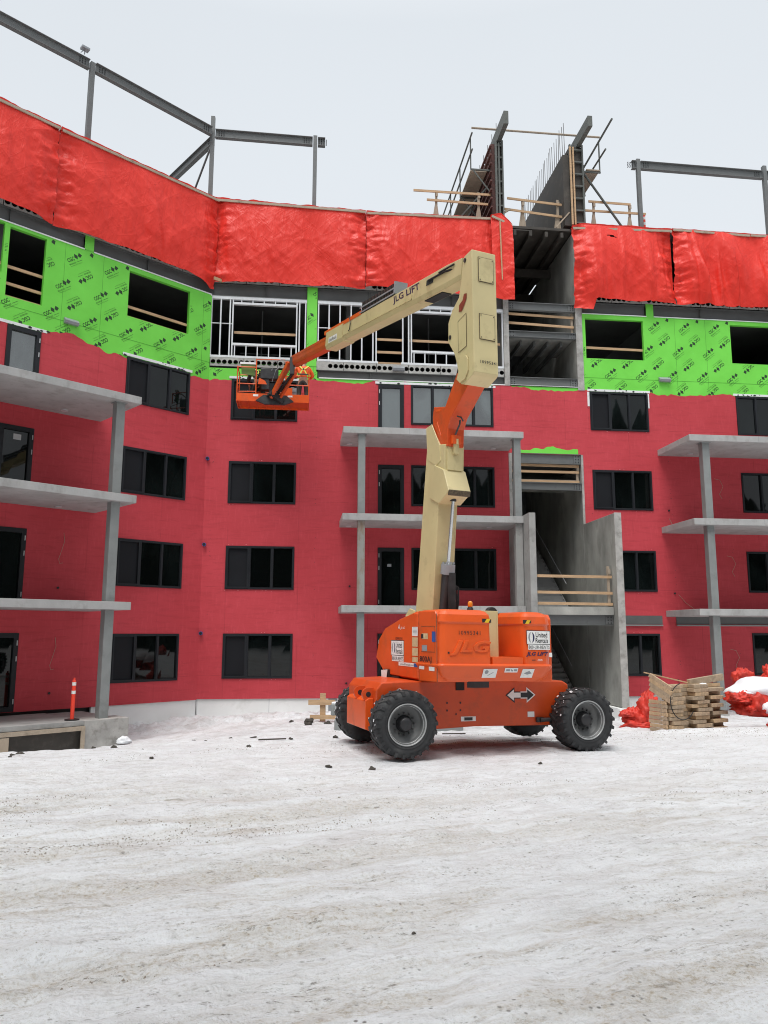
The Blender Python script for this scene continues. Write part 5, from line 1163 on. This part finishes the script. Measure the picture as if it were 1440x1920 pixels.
# jib + platform ----------------------------------------------------------------
tipw = BM((0, 11.75, 0)); 
PS = lambda p: CE((p[0], p[1], p[2]))
cx = 2.33; FZ = 9.62; YF = -1.75; YB = -.85
tip_l = None
def toCE(w): v = w - CE.o; return Vector((v.dot(CE.d), -v.dot(CE.n), v.z))
tp = toCE(tipw) + Vector((-.10, 0, 0))
m = MB(CE); m.bar((tp.x - .02, tp.y, tp.z + .02), (cx + .10, YF - .28, 9.85), .09, .13); m.bar((tp.x - .14, tp.y, tp.z - .05), (cx - .05, YF - .22, 9.60), .09, .13)
m.bar((tp.x + .12, tp.y - .2, tp.z - .42), (cx + .26, YF - .18, 9.62), .08, .10)
jb = m.build('jib', 'ord', LF, bevel=.008)
m = MB(CE); m.bar((tp.x - .02, tp.y, tp.z + .1), (tp.x - .02, tp.y - .1, tp.z - .50), .13, .16); m.bar((tp.x + .0, tp.y - .1, tp.z - .45), (cx + .15, YF - .1, 9.75), .08, .08); m.bar((cx - .1, YF - .25, 9.75), (cx + .3, YF - .05, 9.5), .3, .2)
m.build('jib_cylinder', 'black', LF, bevel=.01)
m = MB(CE); X0, X1 = 1.15, 3.53
m.box((X0, YF, FZ - .05), (X1, YB, FZ)); 
for k in range(9): m.box((X0 + .05 + k * .285, YF + .01, FZ - .10), (X0 + .09 + k * .285, YB - .01, FZ - .05))
pf_ = m.build('platform', 'ord', LF)
m = MB(CE); m.box((X0, YF - .02, FZ - .10), (X1, YF, FZ + .17)); m.box((X0, YB, FZ - .10), (X1, YB + .02, FZ + .17)); m.box((X0 - .02, YF, FZ - .10), (X0, YB, FZ + .17)); m.box((X1, YF, FZ - .10), (X1 + .02, YB, FZ + .17))
m.prism([(cx - .55, FZ - .1), (cx - .30, FZ + .10), (cx + .45, FZ + .10), (cx + .7, FZ - .1), (cx + .4, FZ - .22), (cx - .25, FZ - .22)], 1, YF - .12, YF - .025, 1)
m.build('toe_board', ['or', 'dkmetal'], pf_)
m = MB(CE); rt = .019; ZT = FZ + 1.1
def tb(*p): m.tube(list(p), rt, 8)
for y in (YF, YB):
    for z in (FZ + .50, ZT if y == YB else FZ + 1.08):
        if y == YF: tb((X0, y, z), (X0 + .62, y, z)); tb((X1 - .78, y, z), (X1, y, z)) if z < FZ + 1 else tb((X1 - .15, y, z), (X1, y, z))
        else: tb((X0, y, z), (X1, y, z))
    for x in ((X0, X0 + .62, X1 - .78, X1) if y == YF else (X0, X0 + .8, X0 + 1.6, X1)): tb((x, y, FZ), (x, y, ZT if x in (X0, X1) or y == YB else (FZ + 1.38 if x < 2 else FZ + .8)))
for x in (X0, X1):
    for z in (FZ + .5, ZT): tb((x, YF, z), (x, YB, z))
tb((X0 + .62, YF, FZ + 1.36), (X0 + 1.55, YF, FZ + 1.38), (X0 + 1.6, YF, FZ + 1.2)); tb((X0 + .05, YF, FZ + .22), (X0 + .62, YF, FZ + .24)); tb((X1 - .78, YF, FZ + .80), (X1 - .3, YF - .05, FZ + .82))
m.build('guard_rail', 'or', pf_)
m = MB(CE); m.box((X0 + .75, YF + .05, FZ + .72), (X0 + 1.35, YF + .35, FZ + 1.08)); m.box((X0 + .8, YF + .08, FZ + .35), (X0 + 1.05, YF + .3, FZ + .72)); m.build('control_console', 'dkmetal', pf_, bevel=.02)
m = MB(CE); m.add([(X0 + .68, YF - .004, FZ + .50), (X0 + .98, YF - .004, FZ + .50), (X0 + .92, YF - .004, FZ + .62), (X0 + .72, YF - .004, FZ + .72)], [(0, 1, 2, 3)]).box((X1 - .78, YF - .01, FZ + .1), (X1 - .55, YF + .005, FZ + .4)); m.build('rail_plate', 'or', pf_)
m = MB(CE); put_rect(m, lambda u, v: (X0 + .62 + u, YF - .023, FZ + .10 + v), .17, .07, 0); put_rect(m, lambda u, v: (X1 - .62 + u, YF - .023, FZ + .10 + v), .16, .06, 0); m.build('decal', 'decalw', pf_)
m = MB(CE); m.tube([(tp.x - .1, tp.y, tp.z), (2.6, -1.9, 10.95), (2.35, -1.8, 10.9), (2.28, -1.78, 10.6)], .014, 6); m.tube([(tp.x - .05, tp.y, tp.z), (2.7, -1.95, 10.8), (2.42, -1.85, 10.6), (2.3, -1.8, 10.2)], .014, 6); m.build('hydraulic_hose', 'grey', LF)
# loose things riding in the platform
def small(name, label, cat, mb, mat, at, **k): o = mb.build(name, mat, loc=tuple(CE(at)), **k); tag(o, label, cat); return o
MBc = lambda: MB(CE)
bx = MBc(); bx.box((2.85, -1.62, FZ + .003), (3.12, -1.35, FZ + .45)); bx.box((2.87, -1.63, FZ + .30), (3.10, -1.62, FZ + .40)); bx.tube([(2.93, -1.485, FZ + .45), (2.93, -1.485, FZ + .50), (3.04, -1.485, FZ + .50), (3.04, -1.485, FZ + .45)], .01, 6)
small('tool_box', 'grey tool box at the feet of the worker in orange', 'tool box', bx, 'grey', (2.98, -1.48, FZ), bevel=.01)
bx = MBc(); bx.lathe([(.0, 0), (.10, 0), (.115, .02), (.13, .30), (.135, .30), (.0, .29)], 18); 
def bucket():
    b_ = MBc(); n = 18
    b_.loft([[(1.45 + r * math.cos(2 * math.pi * k / n), -1.2 + r * math.sin(2 * math.pi * k / n), z) for k in range(n)] for r, z in ((.12, FZ + .003), (.145, FZ + .33), (.15, FZ + .33), (.15, FZ + .36))]); b_.tube([(1.31, -1.2, FZ + .34), (1.45, -1.33, FZ + .22), (1.59, -1.2, FZ + .34)], .006, 5); return b_
small('bucket', 'dark plastic bucket inside the left end of the platform', 'bucket', bucket(), 'dkmetal', (1.45, -1.2, FZ))
bx = MBc(); bx.add([(1.28, -1.70, FZ + .85), (1.72, -1.70, FZ + .80), (1.72, -1.68, FZ + 1.20), (1.25, -1.68, FZ + 1.22)], [(0, 1, 2, 3)]); bx.add([(1.28, -1.685, FZ + .85), (1.72, -1.685, FZ + .80), (1.72, -1.665, FZ + 1.20), (1.25, -1.665, FZ + 1.22)], [(0, 1, 2, 3)]); bx.box((1.22, -1.70, FZ + 1.20), (1.74, -1.60, FZ + 1.27), 1)
small('membrane_sheet', 'olive green sheet with a white top edge hung on the left platform rail', 'sheet', bx, [P('olive_sheet', (.10, .17, .03), .6), 'white'], (1.48, -1.69, FZ + .8))
# ------------------------------------------------------------------ people
def skin_mesh(name, chains, mat, parent=None, loc=None, sub=1):
    """chains: list of ([(x,y,z)...], [r...], attach_index or None); attach index refers to a vertex already laid down"""
    vs, es, rs = [], [], []
    for pts, rr, att in chains:
        prev = att
        for p, r_ in zip(pts, rr):
            vs.append(p); rs.append(r_); i = len(vs) - 1
            if prev is not None: es.append((prev, i))
            prev = i
    Wp = WM[parent].inverted() if parent else Matrix.Translation(loc).inverted()
    me = bpy.data.meshes.new(name); me.from_pydata([tuple(Wp @ CE(p)) for p in vs], es, [])
    o = bpy.data.objects.new(name, me); S.collection.objects.link(o); me.materials.append(M[mat])
    if parent: o.parent = parent; WM[o] = WM[parent]
    else: o.matrix_world = Matrix.Translation(loc); WM[o] = Matrix.Translation(loc)
    sm = o.modifiers.new('skin', 'SKIN'); sm.use_smooth_shade = True; sm.branch_smoothing = .5
    me.skin_vertices[0].data if me.skin_vertices else None
    if not me.skin_vertices:
        bm_ = bmesh.new(); bm_.from_mesh(me); bm_.verts.layers.skin.verify(); bm_.to_mesh(me); bm_.free()
    for i, v in enumerate(me.skin_vertices[0].data): v.radius = (rs[i], rs[i] * (.8 if rs[i] > .1 else 1)); v.use_root = (i == 0)
    ss = o.modifiers.new('sub', 'SUBSURF'); ss.levels = sub; ss.render_levels = sub
    return o
def person(label, j, jacket, trousers, hat, harness=True):
    """j: dict of joints in wall coordinates (s, depth, z)"""
    base = CE(tuple((Vector(j['footL']) + Vector(j['footR'])) / 2)); t = tuple(base)
    V = {k: Vector(v) for k, v in j.items()}
    mid = lambda a, b, f=.5: tuple(V[a].lerp(V[b], f))
    face = (V['nose'] - V['head']).normalized()
    def hand(el, wr, att):
        d = (V[wr] - V[el]).normalized(); side_ = d.cross(Vector((0, 0, 1))); side_ = side_.normalized() if side_.length > .1 else Vector((1, 0, 0)); up_ = side_.cross(d)
        palm = V[wr] + d * .05; out_ = [([tuple(palm), tuple(palm + d * .045)], [.034, .036], att)]
        return out_, palm + d * .045, d, side_, up_
    ch = [([tuple(V['pelvis']), mid('pelvis', 'chest', .5), tuple(V['chest']), tuple(V['neck']), tuple(V['neck'].lerp(V['head'], .45)), tuple(V['head'] - Vector((0, 0, .02))), tuple(V['head'] + Vector((0, 0, .06))), tuple(V['head'] + Vector((0, 0, .11)))], [.135, .13, .155, .075, .058, .082, .095, .07], None)]
    n = 8
    for sd_ in 'LR':
        ch.append(([tuple(V['hip' + sd_]), tuple(V['knee' + sd_]), tuple(V['ankle' + sd_]), tuple(V['foot' + sd_])], [.10, .068, .048, .045], 0)); n += 4
    for sd_ in 'LR':
        d = (V['wrist' + sd_] - V['elbow' + sd_]).normalized(); palm = V['wrist' + sd_] + d * .06
        ch.append(([tuple(V['shoulder' + sd_]), tuple(V['elbow' + sd_]), tuple(V['wrist' + sd_]), tuple(palm)], [.07, .05, .032, .036], 2)); pi_ = n + 3; n += 4
        sv = d.cross(face); sv = sv.normalized() if sv.length > .1 else Vector((1, 0, 0)); cur = (face * .6 - Vector((0, 0, .3))).normalized()
        for k, ln in enumerate((.070, .078, .072, .058)):
            o_ = palm + sv * (.03 - .02 * k); a = o_ + d * .035; b_ = a + d * ln * .5 + cur * ln * .25; c_ = b_ + d * ln * .2 + cur * ln * .45
            ch.append(([tuple(a), tuple(b_), tuple(c_)], [.010, .009, .008], pi_)); n += 3
        a = palm + sv * .045 - d * .01; b_ = a + sv * .022 + d * .03; ch.append(([tuple(a), tuple(b_), tuple(b_ + d * .03 + cur * .01)], [.012, .010, .009], pi_)); n += 3
    root = empty('person', t, label, 'person')
    body = skin_mesh('body', ch, 'skin', root)
    # clothing a little outside the body
    jk = [([tuple(V['pelvis'] + Vector((0, 0, .03))), mid('pelvis', 'chest', .5), tuple(V['chest']), tuple(V['neck'] - Vector((0, 0, .03)))], [.165, .165, .185, .095], None)]; k = 4
    for sd_ in 'LR': jk.append(([tuple(V['shoulder' + sd_]), tuple(V['elbow' + sd_]), mid('elbow' + sd_, 'wrist' + sd_, .93)], [.088, .068, .050], 2))
    jacket_o = skin_mesh('jacket', jk, jacket, root, sub=2)
    tr_ = [([tuple(V['pelvis'] + Vector((0, 0, .04))), tuple(V['pelvis'] - Vector((0, 0, .04)))], [.155, .15], None)]
    for sd_ in 'LR': tr_.append(([tuple(V['hip' + sd_]), tuple(V['knee' + sd_]), tuple(V['ankle' + sd_])], [.118, .088, .072], 1))
    skin_mesh('trousers', tr_, trousers, root, sub=2)
    for sd_ in 'LR': skin_mesh('boot', [([tuple(V['ankle' + sd_]), tuple(V['ankle' + sd_] + Vector((0, 0, -.06))), tuple(V['foot' + sd_])], [.062, .062, .052], None)], 'black', root)
    # hard hat: dome and brim ; face features
    h = MB(CE); c_ = V['head'] + Vector((0, 0, .035)); n = 16
    h.loft([[(c_.x + r * math.cos(2 * math.pi * i / n), c_.y + r * 1.15 * math.sin(2 * math.pi * i / n), c_.z + z) for i in range(n)] for r, z in ((.135, .02), (.118, .03), (.115, .07), (.10, .115), (.065, .145), (.02, .155))], smooth=True); h.build('hard_hat', hat, root)
    fe = MB(CE); sx = face.cross(Vector((0, 0, 1))).normalized(); hc = V['head'] + Vector((0, 0, .0))
    fe.bar(tuple(hc + face * .085 + Vector((0, 0, .01))), tuple(hc + face * .115 - Vector((0, 0, .02))), .022, .022); 
    for e in (-1, 1): fe.bar(tuple(hc + sx * .09 * e - face * .01 + Vector((0, 0, .02))), tuple(hc + sx * .10 * e - face * .01 - Vector((0, 0, .02))), .02, .03)
    fe.build('nose_and_ears', 'skin', root)
    ey = MB(CE)
    for e in (-1, 1): ey.bar(tuple(hc + sx * (.034 * e - .009) + face * .092 + Vector((0, 0, .018))), tuple(hc + sx * (.034 * e + .009) + face * .092 + Vector((0, 0, .018))), .006, .008)
    ey.bar(tuple(hc + sx * -.025 + face * .088 - Vector((0, 0, .048))), tuple(hc + sx * .025 + face * .088 - Vector((0, 0, .048))), .006, .008); ey.build('eyes_and_mouth', 'black', root)
    if harness:
        hb = MB(CE); up_ = (V['neck'] - V['pelvis']).normalized(); back = -face; back = (back - up_ * back.dot(up_)).normalized(); sx2 = back.cross(up_).normalized()
        ctr = V['chest'] - up_ * .02 + back * .178
        def pt(a, u, o_=0.): return tuple(ctr + sx2 * a + up_ * u + back * o_)
        for e in (-1, 1):
            hb.bar(pt(.17 * e, .20, -.10), pt(.02 * e, .0), .035, .012, up=tuple(back)); hb.bar(pt(.02 * e, .0), pt(.15 * e, -.24, -.02), .035, .012, up=tuple(back))
        hb.build('harness', 'lime' if harness == 1 else 'lime', root)
        hb = MB(CE); hb.bar(pt(-.18, -.19, -.012), pt(.18, -.19, -.012), .04, .03, up=tuple(back)); hb.bar(pt(-.03, .0, .012), pt(.03, .0, .012), .06, .02, up=tuple(back)); hb.build('harness_belt', 'black', root)
    return root
F0 = FZ + .002
# upright worker, back to the viewer, arms forward to the wall
sx, sy = 3.33, -1.22
person('person in orange jacket with a yellow harness standing in the platform with back to camera', dict(
    pelvis=(sx, sy, F0 + .86), chest=(sx + .01, sy + .06, F0 + 1.20), neck=(sx + .02, sy + .12, F0 + 1.42), head=(sx + .02, sy + .19, F0 + 1.55), nose=(sx + .02, sy + .30, F0 + 1.52),
    hipL=(sx - .10, sy, F0 + .80), kneeL=(sx - .13, sy + .07, F0 + .45), ankleL=(sx - .14, sy - .02, F0 + .12), footL=(sx - .15, sy + .10, F0 + .05),
    hipR=(sx + .10, sy, F0 + .80), kneeR=(sx + .13, sy + .07, F0 + .45), ankleR=(sx + .14, sy - .02, F0 + .12), footR=(sx + .16, sy + .10, F0 + .05),
    shoulderL=(sx - .20, sy + .09, F0 + 1.34), elbowL=(sx - .30, sy + .26, F0 + 1.12), wristL=(sx - .16, sy + .48, F0 + 1.14),
    shoulderR=(sx + .21, sy + .09, F0 + 1.33), elbowR=(sx + .34, sy + .20, F0 + 1.08), wristR=(sx + .24, sy + .44, F0 + 1.08)), 'hivis', 'cloth', 'black')
sx, sy = 1.78, -1.25
person('person in dark clothes with lime straps bent over at the left end of the platform', dict(
    pelvis=(sx + .05, sy - .02, F0 + .74), chest=(sx - .04, sy + .12, F0 + 1.04), neck=(sx - .10, sy + .19, F0 + 1.20), head=(sx - .15, sy + .27, F0 + 1.24), nose=(sx - .22, sy + .36, F0 + 1.18),
    hipL=(sx - .04, sy, F0 + .68), kneeL=(sx - .12, sy + .16, F0 + .40), ankleL=(sx - .08, sy - .02, F0 + .12), footL=(sx - .10, sy + .10, F0 + .05),
    hipR=(sx + .14, sy, F0 + .68), kneeR=(sx + .20, sy + .14, F0 + .40), ankleR=(sx + .20, sy - .02, F0 + .12), footR=(sx + .22, sy + .10, F0 + .05),
    shoulderL=(sx - .22, sy + .12, F0 + 1.12), elbowL=(sx - .32, sy + .28, F0 + .90), wristL=(sx - .30, sy + .42, F0 + .74),
    shoulderR=(sx + .12, sy + .18, F0 + 1.12), elbowR=(sx + .18, sy + .34, F0 + .90), wristR=(sx + .05, sy + .46, F0 + .80)), 'cloth', 'cloth', 'black')
# ------------------------------------------------------------------ delineator post
p = LW((-5.19, -2.35, -.4)); t = empty('delineator_post', tuple(p), 'orange delineator post with two white bands on the concrete terrace', 'marker post')
m = MB(); x, y, z = p
m.tube([(x, y, z + .03), (x, y, z + 1.02), (x, y, z + 1.05)], [.052, .05, .035], 14); m.tube([(x, y, z + 1.05), (x, y, z + 1.10)], [.025, .03], 10); m.build('post', 'postred', t)
m = MB(); [m.tube([(x, y, z + a), (x, y, z + a + .085)], .054, 14) for a in (.68, .90)]; m.build('reflective_band', 'decalw', t)
m = MB(); m.tube([(x, y, z), (x, y, z + .03)], .20, 8); m.build('base', 'black', t)
# ------------------------------------------------------------------ stack of lumber blocks
r = random.Random(8); C0 = Vector((6.72, 18.55, 0)); a = rad(24); U = Vector((math.cos(a), math.sin(a), 0)); Vv = Vector((-math.sin(a), math.cos(a), 0)); zb = gh(7.1, 18.8) + .0
def LS(p, rot=0., c=None): return C0 + U * p[0] + Vv * p[1] + Vector((0, 0, zb + p[2]))
GT = 'planks of the lumber stack beside the right rear tyre'
def timber(ax, b0, b1, mat='woodw', tilt=0., name='timber', label=None, snow=False):
    m_ = MB(lambda p: LS((p[0], p[1], p[2] + tilt * (p[0] - b0[0])))); m_.box(b0, b1); o_ = m_.build(name, mat, loc=tuple(LS(((b0[0] + b1[0]) / 2, (b0[1] + b1[1]) / 2, b0[2]))), bevel=.006)
    tag(o_, label, 'timber', GT); return o_
lay = 12; hgt = .092; ORD = ['lowest', 'second', 'third', 'fourth', 'fifth', 'sixth', 'seventh', 'eighth', 'ninth', 'tenth', 'eleventh', 'top']
tb_mats = [P('block_lumber_%d' % k, c_, .85, var=.25, vs=5, bump=.3, bs=35, dirt=(.13, .10, .08), dirtamt=.5, ds=6) for k, c_ in enumerate([(.44, .32, .21), (.38, .29, .20), (.50, .35, .21)])]
for k in range(lay):
    z = k * hgt; sh_ = r.uniform(-.04, .04)
    # long board behind and two or three end blocks in front
    timber(0, (.05 + sh_, .16, z), (1.82 + r.uniform(-.05, .05), .27, z + hgt - .006), tb_mats[k % 3], label='long plank behind the end blocks, %s layer of the lumber pile' % ORD[k])
    for j in range(2 if k % 2 else 3):
        x0 = (.0, .68, 1.30)[j] + (.12 if k % 2 else 0) + r.uniform(-.05, .05) if j else r.uniform(-.02, .03)
        if x0 > 1.55: continue
        timber(0, (x0, -.06 + r.uniform(-.03, .03), z + .001), (x0 + r.uniform(.36, .52), .155, z + hgt - .010), tb_mats[(k + j + 1) % 3], label='%s front end block in the %s layer of the lumber pile' % (('left', 'middle', 'right')[j], ORD[k]))
    timber(0, (-.06, .02 + .02 * (k % 2), z), (-.005 - .03, .62 + r.uniform(-.03, .03), z + hgt - .008), tb_mats[(k + 1) % 3], label='%s side plank on the left face of the lumber pile' % ORD[k]) if k < 8 else None
t_ = .55
for k in range(4):
    m_ = MB(LS); z = .74 + k * .105; m_.bar((-.10, .50, z + .26), (-.02, -.12, z - .04), .05, .095); o_ = m_.build('timber', tb_mats[k % 3], loc=tuple(LS((-.05, .2, z))), bevel=.005); tag(o_, '%s of four slipped planks leaning on the upper left of the lumber pile' % ('lowest', 'second', 'third', 'topmost')[k], 'timber', GT)
m_ = MB(LS); m_.bar((-.08, .70, 1.36), (.85, .25, 1.12), .09, .03); o_ = m_.build('timber', 'wood', loc=tuple(LS((.4, .4, 1.1))), bevel=.004); tag(o_, 'thin pale board lying slanted on top of the lumber pile', 'timber')
m_ = MB(LS); m_.bar((.85, .22, 1.12), (1.95, .2, 1.24), .1, .16); o_ = m_.build('timber', tb_mats[1], loc=tuple(LS((1.3, .2, 1.1))), bevel=.006); tag(o_, 'top right plank of the lumber pile, tilted upward', 'timber')
m_ = MB(LS); rg = [( .32 + .38 * math.cos(t) , -.10, .72 + .42 * math.sin(t)) for t in [math.pi * .55 + i * math.pi * 1.25 / 14 for i in range(15)]]; m_.tube(rg, .011, 6); o_ = m_.build('cable', 'black', loc=tuple(LS((.3, -.1, .4)))); tag(o_, 'thin black cable looped over the front of the lumber pile', 'cable')
def blobmesh(c, rx, ry, rz, seed, amp=.25, n=22, k=1.6, flat=True, fold=0.):
    vs = []; fs = []; m_ = n // 2
    for j in range(m_ + 1):
        th = math.pi * j / m_
        for i in range(n):
            ph = 2 * math.pi * i / n; d = Vector((math.sin(th) * math.cos(ph), math.sin(th) * math.sin(ph), math.cos(th)))
            nn = mnoise.noise(d * k + Vector((seed, seed * 2.3, 0))); f2 = 1 - abs(mnoise.noise(d * k * 2.2 + Vector((seed * 5, 0, 0)))) * 2
            q = 1 + amp * nn * 1.6 + fold * f2 ** 3; p_ = Vector((d.x * rx * q, d.y * ry * q, d.z * rz * q))
            if flat and p_.z < -.35 * rz: p_.z = -.35 * rz
            vs.append(tuple(Vector(c) + p_))
    for j in range(m_):
        for i in range(n): fs.append((j * n + i, (j + 1) * n + i, (j + 1) * n + (i + 1) % n, j * n + (i + 1) % n))
    return vs, fs
def lump(name, label, cat, c, rx, ry, rz, mat, seed, group=None, **k):
    vs, fs = blobmesh(c, rx, ry, rz, seed, **k); m_ = MB(); m_.add(vs, fs, 0, smooth=True); o_ = m_.build(name, mat, loc=(c[0], c[1], c[2] - .35 * rz)); return tag(o_, label, cat, group)
lump('snow_clump', 'small lump of snow on the lumber pile', 'snow', tuple(LS((1.18, .10, 1.06))), .11, .09, .06, 'snowcap', 3)
# ------------------------------------------------------------------ bundled tarpaulins
M['tarpb'] = P('bundled_tarpaulin', (.58, .036, .020), .55, var=.25, vs=4, bump=.6, bs=12, spec=.5)
def bundle(label, blobs, snow=(), group='bundled red tarpaulins on the snow'):
    c0 = blobs[0][0]; t = empty('tarpaulin_bundle', (c0[0], c0[1], c0[2] - .2), label, 'tarpaulin', group)
    for k, (c, rx, ry, rz, sd_) in enumerate(blobs):
        vs, fs = blobmesh(c, rx, ry, rz, sd_, amp=.24, n=56, k=1.5, fold=.30); MB().add(vs, fs, 0, smooth=True).build('fold', 'tarpb', t)
    for k, (c, rx, ry, rz, sd_) in enumerate(snow):
        vs, fs = blobmesh(c, rx, ry, rz, sd_, amp=.16, n=36, k=1.4); MB().add(vs, fs, 0, smooth=True).build('snow_cover', 'snowcap', t)
g1 = gh(6.9, 21.0)
bundle('crumpled red tarpaulin bundle between the tyre and the lumber pile', [((7.0, 20.9, g1 + .36), .26, .24, .50, 1.3), ((6.66, 20.85, g1 + .20), .30, .22, .30, 4.1), ((6.42, 20.8, g1 + .34), .20, .16, .12, 7.7), ((6.62, 20.7, g1 + .05), .34, .2, .14, 2.2)])
g2 = gh(9.4, 19.2)
bundle('large snow covered heap of red tarpaulin at the right photo edge', [((9.0, 19.1, g2 + .52), .46, .42, .42, 3.3), ((8.62, 19.0, g2 + .76), .30, .28, .16, 5.2), ((8.75, 18.95, g2 + .52), .18, .25, .14, 6.2), ((9.6, 19.5, g2 + .5), .75, .6, .5, 9.1)],
       [((9.5, 19.35, g2 + .88), 1.0, .72, .36, 2.0), ((9.62, 18.92, g2 + .56), .66, .46, .42, 4.0), ((8.85, 19.12, g2 + .90), .50, .34, .14, 8.0)])
bundle('lower red tarpaulin fold poking from the snow at the right edge', [((9.22, 18.25, g2 + .14), .30, .25, .26, 6.4), ((9.6, 18.3, g2 + .10), .40, .25, .14, 11.4)], [((9.62, 18.5, g2 + .32), .48, .38, .26, 5.5)])
bundle('red tarpaulin corner sticking up behind the snowy heap', [((9.45, 20.6, g2 + 1.10), .26, .2, .26, 12.5), ((10.2, 20.4, g2 + 1.15), .34, .25, .36, 14.5)], [((9.95, 20.4, g2 + 1.05), .5, .3, .14, 3.5)])
# ------------------------------------------------------------------ steel tubes, sawhorse, planter
z0 = -.51
for k, (dz, dx, lb) in enumerate(((.0, .0, 'lower of two square grey steel tubes under snow behind the left wheels'), (.34, -.12, 'upper of two square grey steel tubes under snow behind the left wheels'))):
    t = empty('steel_tube', (-1.2 + dx, 19.75, z0 + dz), lb, 'steel tube', 'square steel tubes left of the lift')
    ln = 3.2 - .5 * k; MB().box((-1.22 + dx, 19.62 + .45 * k, z0 + dz), (-1.22 + dx + ln, 19.98 + .45 * k, z0 + dz + .29)).build('tube', 'col', t, bevel=.03)
    vs = MB(); n = 30; rr = random.Random(k)
    ring = []
    for i in range(n + 1): x = -1.20 + dx + (ln - .04) * i / n; h = .018 + .022 * abs(float(fbm(np.array([x * 3]), np.array([k + .5]), 4)[0])) * 2; ring.append([(x, 19.64 + .45 * k, z0 + dz + .292), (x, 19.68 + .45 * k, z0 + dz + .292 + h), (x, 19.92 + .45 * k, z0 + dz + .292 + h), (x, 19.96 + .45 * k, z0 + dz + .292)])
    vs.loft(ring, smooth=True); vs.build('snow_cover', 'snowcap', t)
z1 = gh(-1.9, 22.6); t = empty('sawhorse', (-1.85, 22.6, z1), 'pale new lumber trestle standing against the white foundation', 'trestle')
for nm, b0, b1 in (('leg', (-1.82, 22.62, z1), (-1.66, 22.67, z1 + .78)), ('crosspiece', (-2.15, 22.56, z1 + .46), (-1.38, 22.615, z1 + .60)), ('crosspiece', (-2.1, 22.56, z1 + .06), (-1.36, 22.615, z1 + .18))): MB().box(b0, b1).build(nm, 'wood', t)
p = CE((15.75, -1.0, 0)); z = gh(p.x, p.y); m_ = MB(); n = 9
prof = [(-.24, z), (-.24, z + .48), (-.12, z + .58), (.12, z + .58), (.24, z + .48), (.24, z)]
m_.prism([(p.x + a, b) for a, b in prof], 1, p.y, p.y + .35); o_ = m_.build('concrete_block', 'concl', loc=(p.x, p.y, z), bevel=.02); tag(o_, 'round shouldered grey concrete block by the wall behind the red bundle', 'block')
# ------------------------------------------------------------------ clods and scraps on the snow
GC = 'frozen dark clods scattered on the snow'
_clods = [(-2.59, 15.91, .075), (-.16, 11.27, .05), (-.79, 11.56, .05), (.18, 4.81, .011), (-3.35, 15.0, .03), (-4.1, 13.5, .03), (-4.7, 13.9, .05), (-5.2, 14.3, .04), (-2.3, 13.6, .04), (-3.0, 15.6, .04), (-6.0, 12.9, .05), (-5.9, 12.6, .03), (-2.1, 22.3, .13), (-1.55, 22.1, .10), (-2.05, 21.6, .10), (-2.6, 22.4, .07), (-1.2, 21.8, .08), (-6.2, 13.6, .06), (-5.6, 16.3, .05), (-4.2, 17.6, .05), (-3.6, 12.4, .035), (-1.7, 14.6, .04), (-.9, 14.9, .05), (2.3, 11.7, .03)]
for k, (x, y, s_) in enumerate(_clods):
    s_ *= .8; z = gh(x, y); d_ = 'near the centre foreground' if y < 6 else ('in front of the near front tyre' if abs(x) < 1 and y < 12 else ('at the foot of the white foundation' if y > 21 else 'on the open snow left of the lift'))
    if y > 21: d_ = ['largest dark clod at the foot of the white foundation', 'dark clod just right of the largest one below the white foundation', 'dark clod in front of the largest one below the white foundation', 'leftmost dark clod below the white foundation', 'dark clod nearest the lumber trestle'][k - 12 if k < 17 else 4]
    elif y < 6: d_ = 'small dark clod alone near the centre foreground'
    elif abs(x) < 1 and y < 12: d_ = 'dark frozen clod %s front tyre of the lift' % ('just left of the near' if x > -.5 else 'further left of the near')
    else: d_ = 'dark frozen clod on the open snow left of the lift'
    lump('clod', d_, 'clod', (x, y, z + s_ * .3), s_ * 1.3, s_, s_ * .8, 'clod', k * 1.7, GC, amp=.5, n=12)
for k, (x, y, ln, an, lb) in enumerate([(-5.4, 15.55, 1.1, .35, 'thin dark stick lying in front of the terrace block'), (-4.55, 15.0, .45, .05, 'short grey scrap of board lying on the snow below the terrace'), (-2.0, 14.3, .5, -.1, 'dark splinter of wood lying left of the lift'), (1.5, 16.9, .5, -.3, 'dark scrap lying under the lift chassis')]):
    z = gh(x, y); dx, dy = ln / 2 * math.cos(an), ln / 2 * math.sin(an); m_ = MB(); m_.bar((x - dx, y - dy, z + .02), (x + dx, y + dy, z + .045), .05 if k != 1 else .16, .02); o_ = m_.build('stick', 'stick' if k != 1 else 'woodw', loc=(x, y, z)); tag(o_, lb, 'stick')
p = LW((-4.0, -2.95, 0)); lump('snow_clump', 'yellowish lump of snow against the concrete terrace block', 'snow', (p.x, p.y, gh(p.x, p.y) + .08), .20, .15, .13, 'snowcap', 9, amp=.25, k=2, n=30)
p = CE((14.6, -.9, 0))
